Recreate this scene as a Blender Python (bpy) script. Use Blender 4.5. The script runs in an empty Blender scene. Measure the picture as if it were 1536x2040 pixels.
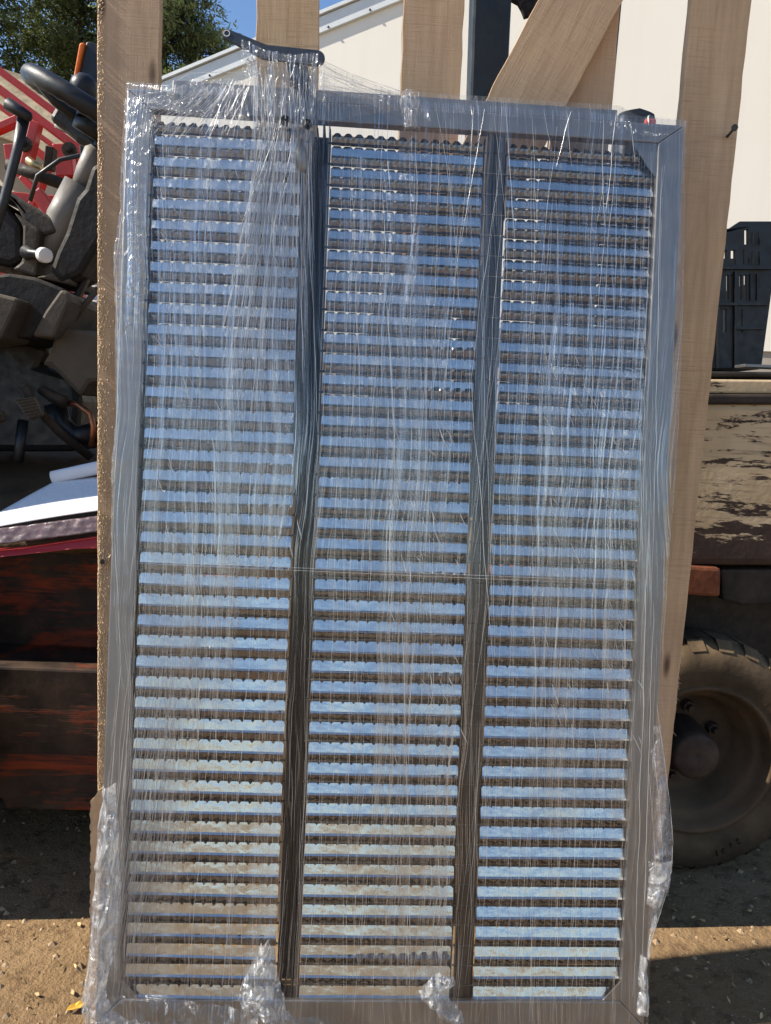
import bpy, bmesh, math, random
import numpy as np
from mathutils import Vector, Matrix, noise
random.seed(7)
R = math.radians
sc = bpy.context.scene
COL = sc.collection

# ------------------------------------------------------------------ camera
FPX, CX, CY = 1473.0, 768.0, 1020.0
PITCH, YAW, ROLL = R(7.384), R(2.960), R(2.853)
EYE = Vector((0, 0, 1.1124))
FW = Vector((math.sin(YAW)*math.cos(PITCH), math.cos(YAW)*math.cos(PITCH), -math.sin(PITCH)))
R0 = Vector((math.cos(YAW), -math.sin(YAW), 0)); U0 = R0.cross(FW)
RT = math.cos(ROLL)*R0 + math.sin(ROLL)*U0
UP = -math.sin(ROLL)*R0 + math.cos(ROLL)*U0
cd = bpy.data.cameras.new('camera'); cam = bpy.data.objects.new('camera', cd); COL.objects.link(cam)
cam.matrix_world = Matrix(((RT.x, UP.x, -FW.x, EYE.x), (RT.y, UP.y, -FW.y, EYE.y), (RT.z, UP.z, -FW.z, EYE.z), (0, 0, 0, 1)))
cd.sensor_fit = 'HORIZONTAL'; cd.sensor_width = 36; cd.lens = 36*FPX/1536
cd.clip_start = .05; cd.clip_end = 500
sc.camera = cam

# ------------------------------------------------------------------ light
SUN_EL, SUN_AZ = R(40), R(-92.5)          # azimuth from +Y clockwise: low from the left, grazing the boards
SUN_DIR = Vector((math.sin(SUN_AZ)*math.cos(SUN_EL), math.cos(SUN_AZ)*math.cos(SUN_EL), math.sin(SUN_EL)))
w = bpy.data.worlds.new('World'); sc.world = w; w.use_nodes = True
nt = w.node_tree; bg = nt.nodes['Background']
sk = nt.nodes.new('ShaderNodeTexSky'); sk.sky_type = 'NISHITA'; sk.sun_disc = False
sk.sun_elevation = SUN_EL; sk.sun_rotation = SUN_AZ; sk.altitude = 1800; sk.air_density = 1.0; sk.dust_density = .15; sk.ozone_density = 1.1
hs = nt.nodes.new('ShaderNodeHueSaturation'); hs.inputs['Saturation'].default_value = 1.08
nt.links.new(sk.outputs[0], hs.inputs['Color']); nt.links.new(hs.outputs[0], bg.inputs[0]); bg.inputs[1].default_value = .115
sl = bpy.data.lights.new('sun', 'SUN'); sun = bpy.data.objects.new('sun', sl); COL.objects.link(sun)
sl.energy = 4.5; sl.angle = R(.53); sl.color = (1, .93, .82)
sun.rotation_euler = SUN_DIR.to_track_quat('Z', 'Y').to_euler()
sc.view_settings.view_transform = 'Standard'; sc.view_settings.look = 'None'
sc.view_settings.exposure = .86; sc.view_settings.gamma = 1
sc.cycles.sample_clamp_indirect = 6; sc.cycles.transparent_max_bounces = 24
sc.cycles.max_bounces = 8; sc.cycles.diffuse_bounces = 3; sc.cycles.glossy_bounces = 4
sc.cycles.caustics_reflective = False; sc.cycles.caustics_refractive = False

# ------------------------------------------------------------------ helpers
def ray(px, py): return FW + RT*((px-CX)/FPX) - UP*((py-CY)/FPX)
def at(px, py, Y):
    d = ray(px, py); return EYE + d*(Y/d.y)
def atz(px, py, z):
    d = ray(px, py); return EYE + d*((z-EYE.z)/d.z)
def fbm(p, o=4): return noise.fractal(p, 1.0, 2.0, o)

class MB:
    def __init__(s): s.v = []; s.f = []
    def add(s, vs, fs):
        b = len(s.v); s.v += [Vector(q) for q in vs]; s.f += [tuple(i+b for i in f) for f in fs]; return s
    def box(s, a, b):
        x0, y0, z0 = a; x1, y1, z1 = b
        return s.add([(x0,y0,z0),(x1,y0,z0),(x1,y1,z0),(x0,y1,z0),(x0,y0,z1),(x1,y0,z1),(x1,y1,z1),(x0,y1,z1)],
                     [(0,3,2,1),(4,5,6,7),(0,1,5,4),(1,2,6,5),(2,3,7,6),(3,0,4,7)])
    def prism(s, pts, ext):
        pts = [Vector(p) for p in pts]; e = Vector(ext); n = len(pts)
        return s.add(pts+[p+e for p in pts], [tuple(range(n)), tuple(range(2*n-1, n-1, -1))]+[(i, i+n, (i+1) % n+n, (i+1) % n) for i in range(n)])
    def tube(s, pts, rad, n=8, flat=1.0, up=None, cap=True):
        pts = [Vector(p) for p in pts]
        if not hasattr(rad, '__len__'): rad = [rad]*len(pts)
        vs = []; fs = []
        for i, p in enumerate(pts):
            t = (pts[min(i+1, len(pts)-1)]-pts[max(i-1, 0)])
            if t.length < 1e-9: t = Vector((0, 0, 1))
            t.normalize()
            u = Vector(up) if up is not None else (Vector((0, 1, 0)) if abs(t.y) < .9 else Vector((1, 0, 0)))
            a = t.cross(u).normalized(); b = t.cross(a)
            for k in range(n):
                an = 2*math.pi*k/n; vs.append(p+a*(math.cos(an)*rad[i])+b*(math.sin(an)*rad[i]*flat))
        m = len(pts)
        for i in range(m-1):
            for k in range(n): fs.append((i*n+k, i*n+(k+1) % n, (i+1)*n+(k+1) % n, (i+1)*n+k))
        if cap: fs.append(tuple(range(n-1, -1, -1))); fs.append(tuple(range((m-1)*n, m*n)))
        return s.add(vs, fs)
    def revolve(s, c, ax, prof, n=48, cap=False):      # prof: (distance along axis, radius)
        ax = Vector(ax).normalized(); c = Vector(c)
        u = ax.orthogonal().normalized(); v = ax.cross(u); vs = []; fs = []
        for h, r in prof:
            for k in range(n):
                a = 2*math.pi*k/n; vs.append(c+ax*h+u*(math.cos(a)*r)+v*(math.sin(a)*r))
        for i in range(len(prof)-1):
            for k in range(n): fs.append((i*n+k, i*n+(k+1) % n, (i+1)*n+(k+1) % n, (i+1)*n+k))
        if cap: fs.append(tuple(range(n-1, -1, -1))); fs.append(tuple(range((len(prof)-1)*n, len(prof)*n)))
        return s.add(vs, fs)
    def grid(s, fn, nu, nv):
        vs = [fn(i/nu, j/nv) for j in range(nv+1) for i in range(nu+1)]
        return s.add(vs, [(j*(nu+1)+i, j*(nu+1)+i+1, (j+1)*(nu+1)+i+1, (j+1)*(nu+1)+i) for j in range(nv) for i in range(nu)])
    def build(s, name, mat, parent=None, bevel=0, smooth=False, solid=0, local=False, fix=True):
        inv = Matrix.Identity(4)
        if parent is not None and not local: inv = root_matrix(parent).inverted()
        me = bpy.data.meshes.new(name); me.from_pydata([inv @ v for v in s.v], [], s.f)
        if fix:
            bm = bmesh.new(); bm.from_mesh(me); bmesh.ops.recalc_face_normals(bm, faces=bm.faces); bm.to_mesh(me); bm.free()
        me.materials.append(mat)
        if smooth: me.polygons.foreach_set('use_smooth', [True]*len(me.polygons))
        o = bpy.data.objects.new(name, me); COL.objects.link(o)
        if parent is not None: o.parent = parent
        if solid: m = o.modifiers.new('solid', 'SOLIDIFY'); m.thickness = solid; m.offset = 0
        if bevel:
            m = o.modifiers.new('bevel', 'BEVEL'); m.width = bevel; m.segments = 2; m.limit_method = 'ANGLE'; m.angle_limit = R(35)
        return o
def root_matrix(o):
    m = o.matrix_basis.copy()
    while o.parent: o = o.parent; m = o.matrix_basis @ m
    return m
def tag(o, label=None, cat=None, group=None, kind=None):
    if label: o['label'] = label
    if cat: o['category'] = cat
    if group: o['group'] = group
    if kind: o['kind'] = kind
    return o
def empty(name, loc, label=None, cat=None, group=None):
    o = bpy.data.objects.new(name, None); o.empty_display_size = .05; COL.objects.link(o); o.location = loc
    return tag(o, label, cat, group)

# ------------------------------------------------------------------ materials
class NT:
    def __init__(s, name):
        s.m = bpy.data.materials.new(name); s.m.use_nodes = True; s.t = s.m.node_tree
        s.p = s.t.nodes['Principled BSDF']; s.out = s.t.nodes['Material Output']
        s.tc = s.t.nodes.new('ShaderNodeTexCoord')
    def n(s, typ, **kw):
        o = s.t.nodes.new(typ)
        for k, v in kw.items():
            if hasattr(o, k): setattr(o, k, v)
        return o
    def l(s, a, b): s.t.links.new(a, b)
    def mapping(s, scale=(1,1,1), rot=(0,0,0), src=None):
        m = s.n('ShaderNodeMapping'); m.inputs['Scale'].default_value = scale; m.inputs['Rotation'].default_value = rot
        s.l(src or s.tc.outputs['Object'], m.inputs[0]); return m.outputs[0]
    def noise(s, vec, scale, detail=4, rough=.55, dist=0):
        o = s.n('ShaderNodeTexNoise'); o.inputs['Scale'].default_value = scale; o.inputs['Detail'].default_value = detail
        o.inputs['Roughness'].default_value = rough; o.inputs['Distortion'].default_value = dist
        s.l(vec, o.inputs['Vector']); return o.outputs[0]
    def ramp(s, fac, stops):
        o = s.n('ShaderNodeValToRGB'); e = o.color_ramp.elements
        while len(e) < len(stops): e.new(.5)
        for i, (p, c) in enumerate(stops):
            e[i].position = p; c = c if hasattr(c, '__len__') else (c, c, c); e[i].color = (*c, 1)
        s.l(fac, o.inputs[0]); return o.outputs[0]
    def mix(s, fac, a, b, mode='MIX'):
        o = s.n('ShaderNodeMix'); o.data_type = 'RGBA'; o.blend_type = mode
        for sock, val in ((o.inputs[0], fac), (o.inputs[6], a), (o.inputs[7], b)):
            if isinstance(val, (int, float)): sock.default_value = val
            elif isinstance(val, tuple): sock.default_value = (*val, 1)
            else: s.l(val, sock)
        return o.outputs[2]
    def math(s, op, a, b=0.0, clamp=False):
        o = s.n('ShaderNodeMath'); o.operation = op; o.use_clamp = clamp
        for sock, val in ((o.inputs[0], a), (o.inputs[1], b)):
            if isinstance(val, (int, float)): sock.default_value = val
            else: s.l(val, sock)
        return o.outputs[0]
    def bump(s, h, strength=.3, dist=.002, prev=None):
        o = s.n('ShaderNodeBump'); o.inputs['Strength'].default_value = strength; o.inputs['Distance'].default_value = dist
        s.l(h, o.inputs['Height'])
        if prev: s.l(prev, o.inputs['Normal'])
        return o.outputs[0]
    def set(s, color=None, rough=None, metal=None, normal=None, spec=None):
        for k, v in (('Base Color', color), ('Roughness', rough), ('Metallic', metal), ('Specular IOR Level', spec)):
            if v is None: continue
            if isinstance(v, (int, float)): s.p.inputs[k].default_value = v
            elif isinstance(v, tuple): s.p.inputs[k].default_value = (*v, 1)
            else: s.l(v, s.p.inputs[k])
        if normal: s.l(normal, s.p.inputs['Normal'])
        return s.m

def mat_simple(name, col, rough=.5, metal=0, var=.25, scale=12, dust=None, bump=.15, bscale=60):
    t = NT(name); v = t.mapping()
    n1 = t.noise(v, scale, 6, .6)
    c = t.mix(t.ramp(n1, [(.3, 0), (.7, 1)]), tuple(x*(1-var) for x in col), tuple(min(1, x*(1+var)) for x in col))
    if dust:
        g = t.n('ShaderNodeNewGeometry'); sx = t.n('ShaderNodeSeparateXYZ'); t.l(g.outputs['Normal'], sx.inputs[0])
        up = t.math('MULTIPLY', t.math('ADD', sx.outputs[2], .25, True), t.ramp(t.noise(v, scale*.6, 5), [(.35, .15), (.65, 1)]), True)
        c = t.mix(up, c, dust)
    t.p.inputs['Specular IOR Level'].default_value = .3 if rough > .55 else .5
    r = t.ramp(t.noise(v, scale*3, 4), [(.3, max(0, rough-.12)), (.7, min(1, rough+.12))])
    return t.set(c, r, metal, t.bump(t.noise(v, bscale, 4), bump, .004))

def mat_wood(name, a, b, knots=()):
    t = NT(name); v = t.mapping((1, 1, 1))
    oi = t.n('ShaderNodeObjectInfo'); off = t.n('ShaderNodeVectorMath'); off.operation = 'ADD'
    t.l(v, off.inputs[0]); sc_ = t.n('ShaderNodeVectorMath'); sc_.operation = 'SCALE'; sc_.inputs[3].default_value = 13.0
    cmb = t.n('ShaderNodeCombineXYZ'); t.l(oi.outputs['Random'], cmb.inputs[0]); t.l(oi.outputs['Random'], cmb.inputs[2])
    t.l(cmb.outputs[0], sc_.inputs[0]); t.l(sc_.outputs[0], off.inputs[1]); v = off.outputs[0]
    g = t.noise(t.mapping((16, 16, 1.3), src=v), 3.0, 6, .6, .6)
    fine = t.noise(t.mapping((90, 90, 5), src=v), 4, 4, .65)
    saw = t.noise(t.mapping((5, 5, 170), (0, R(3), 0), src=v), 2.2, 4, .7)
    patch = t.noise(t.mapping((3, 3, 1.6), src=v), 2.5, 4, .6)
    c = t.mix(t.ramp(g, [(.32, 0), (.7, 1)]), a, b)
    c = t.mix(t.math('MULTIPLY', t.ramp(fine, [(.45, 0), (.75, 1)]), .16), c, tuple(x*.62 for x in a))
    sawm = t.math('MULTIPLY', t.ramp(saw, [(.5, 0), (.72, 1)]), t.ramp(patch, [(.38, .08), (.66, .75)]))
    c = t.mix(sawm, c, tuple(x*.5 for x in a))
    c = t.mix(t.ramp(t.noise(v, 1.9, 4), [(.46, 0), (.72, .6)]), c, (.38, .26, .19))
    vo = t.n('ShaderNodeTexVoronoi'); vo.inputs['Scale'].default_value = 1.0; t.l(t.mapping((11, 11, 3.2), src=v), vo.inputs['Vector'])
    c = t.mix(t.ramp(vo.outputs['Distance'], [(.05, .85), (.12, 0)]), c, (.07, .035, .02))
    h = t.math('ADD', t.math('MULTIPLY', saw, .9), fine)
    return t.set(c, .82, 0, t.bump(h, .5, .0016), .25)

M = {}
M['wood'] = mat_wood('sawn_poplar', (.51, .325, .18), (.70, .485, .285))
M['wood_warm'] = mat_wood('sawn_warm_board', (.56, .345, .19), (.66, .44, .26))
M['black'] = mat_simple('black_plastic', (.008, .009, .011), .48, 0, .3, 14, None, .1)
M['black_dusty'] = mat_simple('dusty_black', (.012, .011, .010), .65, 0, .3, 14, (.095, .072, .052), .25)
M['cowl'] = mat_simple('dusty_cowl', (.062, .05, .038), .66, 0, .35, 9, (.19, .15, .10), .25, 90)
M['grey_lit'] = mat_simple('grey_column', (.19, .17, .145), .55, 0, .15, 10, None, .15)
M['pillar'] = mat_simple('grey_green_steel', (.022, .030, .036), .45, 0, .2, 8, None, .1)
M['red'] = mat_simple('red_paint', (.50, .022, .014), .42, 0, .25, 7, (.42, .09, .06), .15)
M['iron'] = mat_simple('old_iron', (.026, .02, .016), .7, .2, .4, 18, (.085, .06, .04), .4)
M['brass'] = mat_simple('dull_brass', (.45, .33, .16), .4, .8, .2, 10)
M['white'] = mat_simple('white_plastic', (.72, .71, .68), .4, 0, .06, 10)
M['blue'] = mat_simple('blue_plastic', (.16, .32, .68), .4, 0, .1, 10)
M['orange'] = mat_simple('orange_lens', (.85, .17, .01), .25, 0, .08, 10)
M['rubber'] = mat_simple('dusty_rubber', (.055, .037, .021), .9, 0, .45, 16, (.21, .14, .075), .5, 45)
M['rim'] = mat_simple('dirty_rim', (.075, .047, .026), .8, 0, .4, 12, (.16, .10, .055), .35)
M['hub'] = mat_simple('rusty_hub', (.062, .040, .028), .75, 0, .4, 20, None, .4)
M['floor'] = mat_simple('earthy_floor', (.085, .056, .032), .95, 0, .45, 10, (.12, .078, .044), .6, 40)
M['redcard'] = mat_simple('red_folder', (.38, .018, .02), .45, 0, .12, 8)
M['cardboard'] = mat_simple('cardboard', (.42, .27, .155), .85, 0, .12, 20, None, .25)
M['rag'] = mat_simple('dark_cloth', (.025, .022, .022), .9, 0, .3, 30, None, .5)
M['trunk'] = mat_simple('bark', (.07, .05, .035), .9, 0, .3, 4, None, .5)
M['nail'] = mat_simple('dark_nail', (.05, .045, .04), .5, .7, .3, 30)
M['fuzz'] = mat_simple('torn_fibre', (.72, .50, .30), .9, 0, .2, 60)
M['wood_light'] = mat_simple('wood_splinter', (.78, .58, .36), .8, 0, .2, 60)

def m_orange_body():
    t = NT('worn_orange'); v = t.mapping()
    n = t.noise(t.mapping((1, 1, 3.2)), 3.2, 9, .66, .5); n2 = t.noise(v, 13, 7, .6); sm = t.noise(t.mapping((2, 2, 34)), 3, 6, .65, .3)
    d = t.mix(t.ramp(n2, [(.35, 0), (.7, 1)]), (.020, .013, .009), (.085, .05, .03))
    msk = t.ramp(t.math('ADD', t.math('MULTIPLY', n, .72), t.math('MULTIPLY', sm, .28)), [(.505, 0), (.59, 1)])
    c = t.mix(msk, d, t.mix(n2, (.19, .032, .010), (.36, .06, .016)))
    c = t.mix(t.ramp(t.noise(t.mapping((6, 6, 90)), 2, 5, .6), [(.64, 0), (.7, .5)]), c, (.12, .085, .06))
    return t.set(c, t.ramp(n2, [(.3, .5), (.7, .85)]), 0, t.bump(t.math('ADD', n2, msk), .4, .004), .3)
M['orange_body'] = m_orange_body()
def m_cream_peel():
    t = NT('peeling_cream'); v = t.mapping()
    st = t.noise(t.mapping((2.2, 2.2, 15)), 2.0, 9, .68, .6); sm = t.noise(t.mapping((9, 9, 34)), 2.8, 9, .75, .5); big = t.noise(v, 2.3, 4, .5)
    sx = t.n('ShaderNodeSeparateXYZ'); t.l(t.tc.outputs['Object'], sx.inputs[0])
    low = t.ramp(sx.outputs[2], [(.78, .17), (.96, 0)])       # the paint has gone along the lower edge
    k = t.math('SUBTRACT', t.math('ADD', t.math('MULTIPLY', st, .52), t.math('ADD', t.math('MULTIPLY', sm, .30), t.math('MULTIPLY', big, .25))), low)
    m = t.ramp(k, [(.462, 0), (.478, 1)])
    rust = t.mix(t.noise(v, 30, 6), (.028, .018, .014), (.085, .05, .035))
    cream = t.mix(t.ramp(t.noise(v, 6, 5), [(.3, 0), (.7, 1)]), (.50, .36, .20), (.66, .50, .31))
    cream = t.mix(t.ramp(t.noise(t.mapping((3, 3, 60)), 3, 5), [(.55, 0), (.75, .7)]), cream, (.25, .17, .11))
    return t.set(t.mix(m, rust, cream), .75, 0, t.bump(t.math('ADD', m, t.noise(v, 60, 4)), .5, .003), .25)
M['cream_peel'] = m_cream_peel()
def m_shed():
    t = NT('cream_cladding'); v = t.mapping()
    c = t.mix(t.ramp(t.noise(v, .6, 4), [(.3, 0), (.7, 1)]), (.80, .74, .63), (.83, .775, .67))
    c = t.mix(t.ramp(t.noise(t.mapping((4, 4, .25)), 1.5, 5), [(.5, 0), (.8, .25)]), c, (.70, .63, .52))
    return t.set(c, .55, 0, t.bump(t.noise(v, 3, 3), .05, .01), .3)
M['shed'] = m_shed()
M['trim'] = mat_simple('white_trim', (.66, .68, .67), .45, 0, .06, 3)
M['concrete'] = mat_simple('concrete', (.36, .32, .26), .9, 0, .15, 2)
def m_roof():
    t = NT('fibre_cement'); v = t.mapping()
    c = t.mix(t.ramp(t.noise(v, 1.4, 7, .65), [(.35, 0), (.68, 1)]), (.16, .125, .08), (.36, .29, .195))
    c = t.mix(t.ramp(t.noise(v, 7, 6, .7), [(.52, 0), (.68, .8)]), c, (.13, .11, .07))
    return t.set(c, .95, 0, t.bump(t.noise(v, 14, 5), .4, .02), .2)
M['roof'] = m_roof()
def m_ground():
    t = NT('trodden_earth'); v = t.mapping()
    a = t.noise(v, 1.3, 8, .6); b = t.noise(v, 26, 8, .68); f = t.noise(v, 160, 4, .6)
    c = t.mix(t.ramp(a, [(.35, 0), (.68, 1)]), (.25, .155, .075), (.40, .265, .14))
    c = t.mix(t.ramp(b, [(.36, .75), (.5, 0)]), c, (.13, .078, .04))
    c = t.mix(t.ramp(f, [(.60, 0), (.72, .7)]), c, (.50, .37, .22))
    h = t.math('ADD', t.math('MULTIPLY', b, 1.6), t.math('MULTIPLY', f, .5))
    return t.set(c, .95, 0, t.bump(h, .9, .012), .15)
M['ground'] = m_ground()
def m_foliage(name, a, b):
    t = NT(name); g = t.n('ShaderNodeNewGeometry')
    c = t.mix(g.outputs['Random Per Island'], a, b)
    c = t.mix(t.ramp(t.noise(t.mapping(), .45, 4), [(.4, 0), (.62, .7)]), c, tuple(x*1.8 for x in b))
    t.set(c, .7, 0, None, .2)
    tr = t.n('ShaderNodeBsdfTranslucent'); t.l(c, tr.inputs[0]); mx = t.n('ShaderNodeMixShader'); mx.inputs[0].default_value = .25
    t.l(t.p.outputs[0], mx.inputs[1]); t.l(tr.outputs[0], mx.inputs[2]); t.l(mx.outputs[0], t.out.inputs[0]); return t.m
M['needles'] = m_foliage('conifer_needles', (.02, .036, .017), (.11, .125, .045))
def m_metal(name, col, r0, r1, wav=.1, wscale=(30, 30, 30), streak=None):
    t = NT(name); v = t.mapping()
    n = t.noise(v, 22, 5, .6)
    c = t.mix(t.ramp(n, [(.35, 0), (.7, 1)]), tuple(x*.86 for x in col), col)
    h = t.noise(t.mapping(wscale), 1, 3, .5)
    return t.set(c, t.ramp(n, [(.3, r0), (.7, r1)]), 1, t.bump(h, wav, .004))
M['slat'] = m_metal('bright_zinc', (.72, .74, .72), .15, .30, .26, (40, 40, 60))
M['tooth'] = m_metal('shaded_zinc', (.20, .18, .165), .18, .3, .1, (40, 40, 60))  # riser zinc darkened in colour, standing in for dark reflections
M['frame'] = m_metal('galvanised_steel', (.29, .28, .27), .48, .6, .06, (12, 12, 12))
M['strip'] = m_metal('dull_strip', (.06, .055, .052), .35, .5, .06, (12, 12, 12))
M['rod'] = mat_simple('dark_wire', (.018, .016, .015), .7, .2, .3, 60)
M['arm'] = mat_simple('dark_grey_paint', (.05, .058, .07), .4, .3, .15, 14)
def m_paper():
    t = NT('printed_paper'); v = t.mapping()
    wv = t.n('ShaderNodeTexWave'); wv.bands_direction = 'Y'; wv.inputs['Scale'].default_value = 17; t.l(t.tc.outputs['UV'], wv.inputs['Vector'])
    ln = t.ramp(wv.outputs['Fac'], [(.86, 0), (.93, 1)])
    wd = t.ramp(t.noise(t.mapping((34, 9, 1), src=t.tc.outputs['UV']), 1.6, 5, .7), [(.5, 0), (.56, 1)])
    c = t.mix(t.math('MULTIPLY', t.math('MULTIPLY', ln, wd), .7), (.78, .78, .80), (.2, .2, .25))
    return t.set(c, .7, 0, None, .2)
M['paper'] = m_paper()

def m_film(name, base, streak, white, rough=.2, sx=300, bump=.6, crinkle=.0):
    """Clear stretch film: mostly transparent, a soft gloss, and fine stretch marks where it is drawn thicker."""
    t = NT(name); t.m.node_tree.nodes.remove(t.p)
    o = t.tc.outputs['Object']
    wob = t.noise(t.mapping((3, 3, 1.6)), 1.5, 2, .5)
    addv = t.n('ShaderNodeVectorMath'); addv.operation = 'MULTIPLY_ADD'
    cw = t.n('ShaderNodeCombineXYZ'); t.l(wob, cw.inputs[0]); t.l(cw.outputs[0], addv.inputs[0]); addv.inputs[1].default_value = (.07, 0, 0); t.l(o, addv.inputs[2])
    v = addv.outputs[0]
    s1 = t.noise(t.mapping((sx, 4, 2.2), src=v), 1, 3, .6)
    s2 = t.noise(t.mapping((sx*.2, 4, .8), src=v), 1, 4, .7)
    s3 = t.noise(t.mapping((sx*.9, 4, 4), (0, R(5), 0), src=v), 1, 2, .5)
    s4 = t.noise(t.mapping((sx*.8, 4, 4), (0, R(-6), 0), src=v), 1, 2, .5)
    zone = t.ramp(t.noise(t.mapping((7, 4, 1.1)), 1, 4, .6), [(.34, .25), (.64, 1)])
    line = lambda n_, a, b_: t.ramp(n_, [(a, 0), (b_, 1)])
    thin = t.math('MAXIMUM', line(s1, .56, .66), t.math('MAXIMUM', t.math('MULTIPLY', line(s2, .52, .72), .55), t.math('MULTIPLY', t.math('MAXIMUM', line(s3, .63, .69), line(s4, .64, .70)), .8)))
    msk = t.math('MULTIPLY', thin, zone, True)
    h = t.math('ADD', t.math('MULTIPLY', s1, 1.0), t.math('MULTIPLY', s2, 2.0))
    fac = t.math('ADD', base, t.math('MULTIPLY', msk, streak), True)
    if crinkle:
        ck = t.noise(t.mapping((26, 20, 20), src=v), 1, 6, .72, 1.2)
        rd = t.math('MULTIPLY', t.ramp(t.math('ABSOLUTE', t.math('SUBTRACT', ck, .5)), [(0, 1), (.02, .35), (.06, 0)]), crinkle)
        h = t.math('ADD', h, rd); fac = t.math('ADD', fac, t.math('MULTIPLY', rd, .35), True)
    nrm = t.bump(h, bump, .004)
    gl = t.n('ShaderNodeBsdfGlossy'); gl.inputs['Roughness'].default_value = rough; gl.inputs[0].default_value = (.95, .95, .95, 1); t.l(nrm, gl.inputs['Normal'])
    df = t.n('ShaderNodeBsdfDiffuse'); df.inputs[0].default_value = (.85, .85, .85, 1); t.l(nrm, df.inputs['Normal'])
    tl = t.n('ShaderNodeBsdfTranslucent'); tl.inputs[0].default_value = (.85, .85, .85, 1)
    tp = t.n('ShaderNodeBsdfTransparent'); tp.inputs[0].default_value = (.975, .975, .975, 1)
    body = t.n('ShaderNodeMixShader'); body.inputs[0].default_value = .5; t.l(df.outputs[0], body.inputs[1]); t.l(tl.outputs[0], body.inputs[2])
    fl = t.n('ShaderNodeMixShader'); fl.inputs[0].default_value = white; t.l(gl.outputs[0], fl.inputs[1]); t.l(body.outputs[0], fl.inputs[2])
    mx = t.n('ShaderNodeMixShader'); t.l(fac, mx.inputs[0]); t.l(tp.outputs[0], mx.inputs[1]); t.l(fl.outputs[0], mx.inputs[2])
    t.l(mx.outputs[0], t.out.inputs[0]); return t.m
M['film'] = m_film('stretch_film', .055, .5, .34, .22, 420)
M['film_bunch'] = m_film('bunched_film', .34, .5, .75, .2, 200, .5, .9)
M['film_veil'] = m_film('drawn_film', .05, .75, .55, .16, 300, .5)
M['film_loose'] = m_film('loose_film', .07, .38, .35, .22, 160, .5, .4)
M['film_thick'] = m_film('gathered_film', .07, .8, .5, .15, 260, .5, .5)
M['crease'] = m_film('film_crease', .62, .2, .55, .3, 60, .2, 0)

# ------------------------------------------------------------------ ground
b = MB()
def gz(x, y):
    return .010*fbm(Vector((x*1.7, y*1.7, 0))) if abs(x) < 3.9 and -1 < y < 3.9 else 0
b.grid(lambda i, j: (-4+8*i, -1+5*j, gz(-4+8*i, -1+5*j)-.004), 160, 100)
for a, c in (((-150,-150),(150,-1)), ((-150,4),(150,150)), ((-150,-1),(-4,4)), ((4,-1),(150,4))):
    b.add([(a[0],a[1],-.004),(c[0],a[1],-.004),(c[0],c[1],-.004),(a[0],c[1],-.004)], [(0,1,2,3)])
tag(b.build('ground', M['ground'], smooth=True), kind='structure')
b = MB()
for k in range(2600):
    x, y = random.uniform(-1.3, 1.6), random.uniform(.75, 2.6)
    s = random.choice((.002, .003, .004, .006, .009))*random.uniform(.6, 1.2)
    z = gz(x, y); a = random.uniform(0, 6.3); p = []
    for q in range(5): p.append((x+math.cos(a+q*1.26)*s*random.uniform(.6, 1.3), y+math.sin(a+q*1.26)*s*random.uniform(.6, 1.3), z-.004))
    b.add(p+[(x, y, z-.004+s*random.uniform(.5, 1.0))], [(i, (i+1) % 5, 5) for i in range(5)])
tag(b.build('gravel', mat_simple('grit', (.34, .235, .135), .95, 0, .5, 40)), kind='stuff')
b = MB()
for k in range(160):
    x, y = random.choice((random.uniform(-1.0, -.45), random.uniform(.62, 1.3))), random.uniform(1.1, 1.6)
    s = random.uniform(.003, .010); a = random.uniform(0, 6.3); z = gz(x, y)
    d = Vector((math.cos(a), math.sin(a), 0)); e = Vector((-d.y, d.x, 0)); c = Vector((x, y, z+.001))
    b.add([c-d*s, c-d*s*.3+e*s*random.uniform(.1, .5)+Vector((0, 0, .002)), c+d*s*.6+e*s*.3+Vector((0, 0, .004)), c+d*s+Vector((0, 0, .001)), c+d*s*.2-e*s*random.uniform(.1, .45)], [(0, 1, 2, 3, 4)])
tag(b.build('leaf_litter', mat_simple('dry_leaf', (.52, .36, .17), .8, 0, .35, 50)), kind='stuff')
c = atz(150, 2008, .004)
b = MB(); d = Vector((.8, .5, 0)).normalized(); e = Vector((-.5, .8, 0)).normalized()
pts = [c+d*(x*.016)+e*(y*.016)+Vector((0, 0, h*.006)) for x, y, h in ((-1, 0, .3), (-.5, .42, .9), (.2, .5, .4), (.6, .3, 1.2), (1.1, 0, .6), (.5, -.4, .3), (-.3, -.45, .8))]
b.add([c+Vector((0, 0, .002))]+pts, [(0, i+1, (i+1) % 7+1) for i in range(7)])
tag(b.build('fallen_leaf', mat_simple('yellow_leaf', (.75, .42, .06), .7, 0, .2, 60)), 'curled yellow leaf on the sunlit earth left of the sieve', 'leaf')

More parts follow.
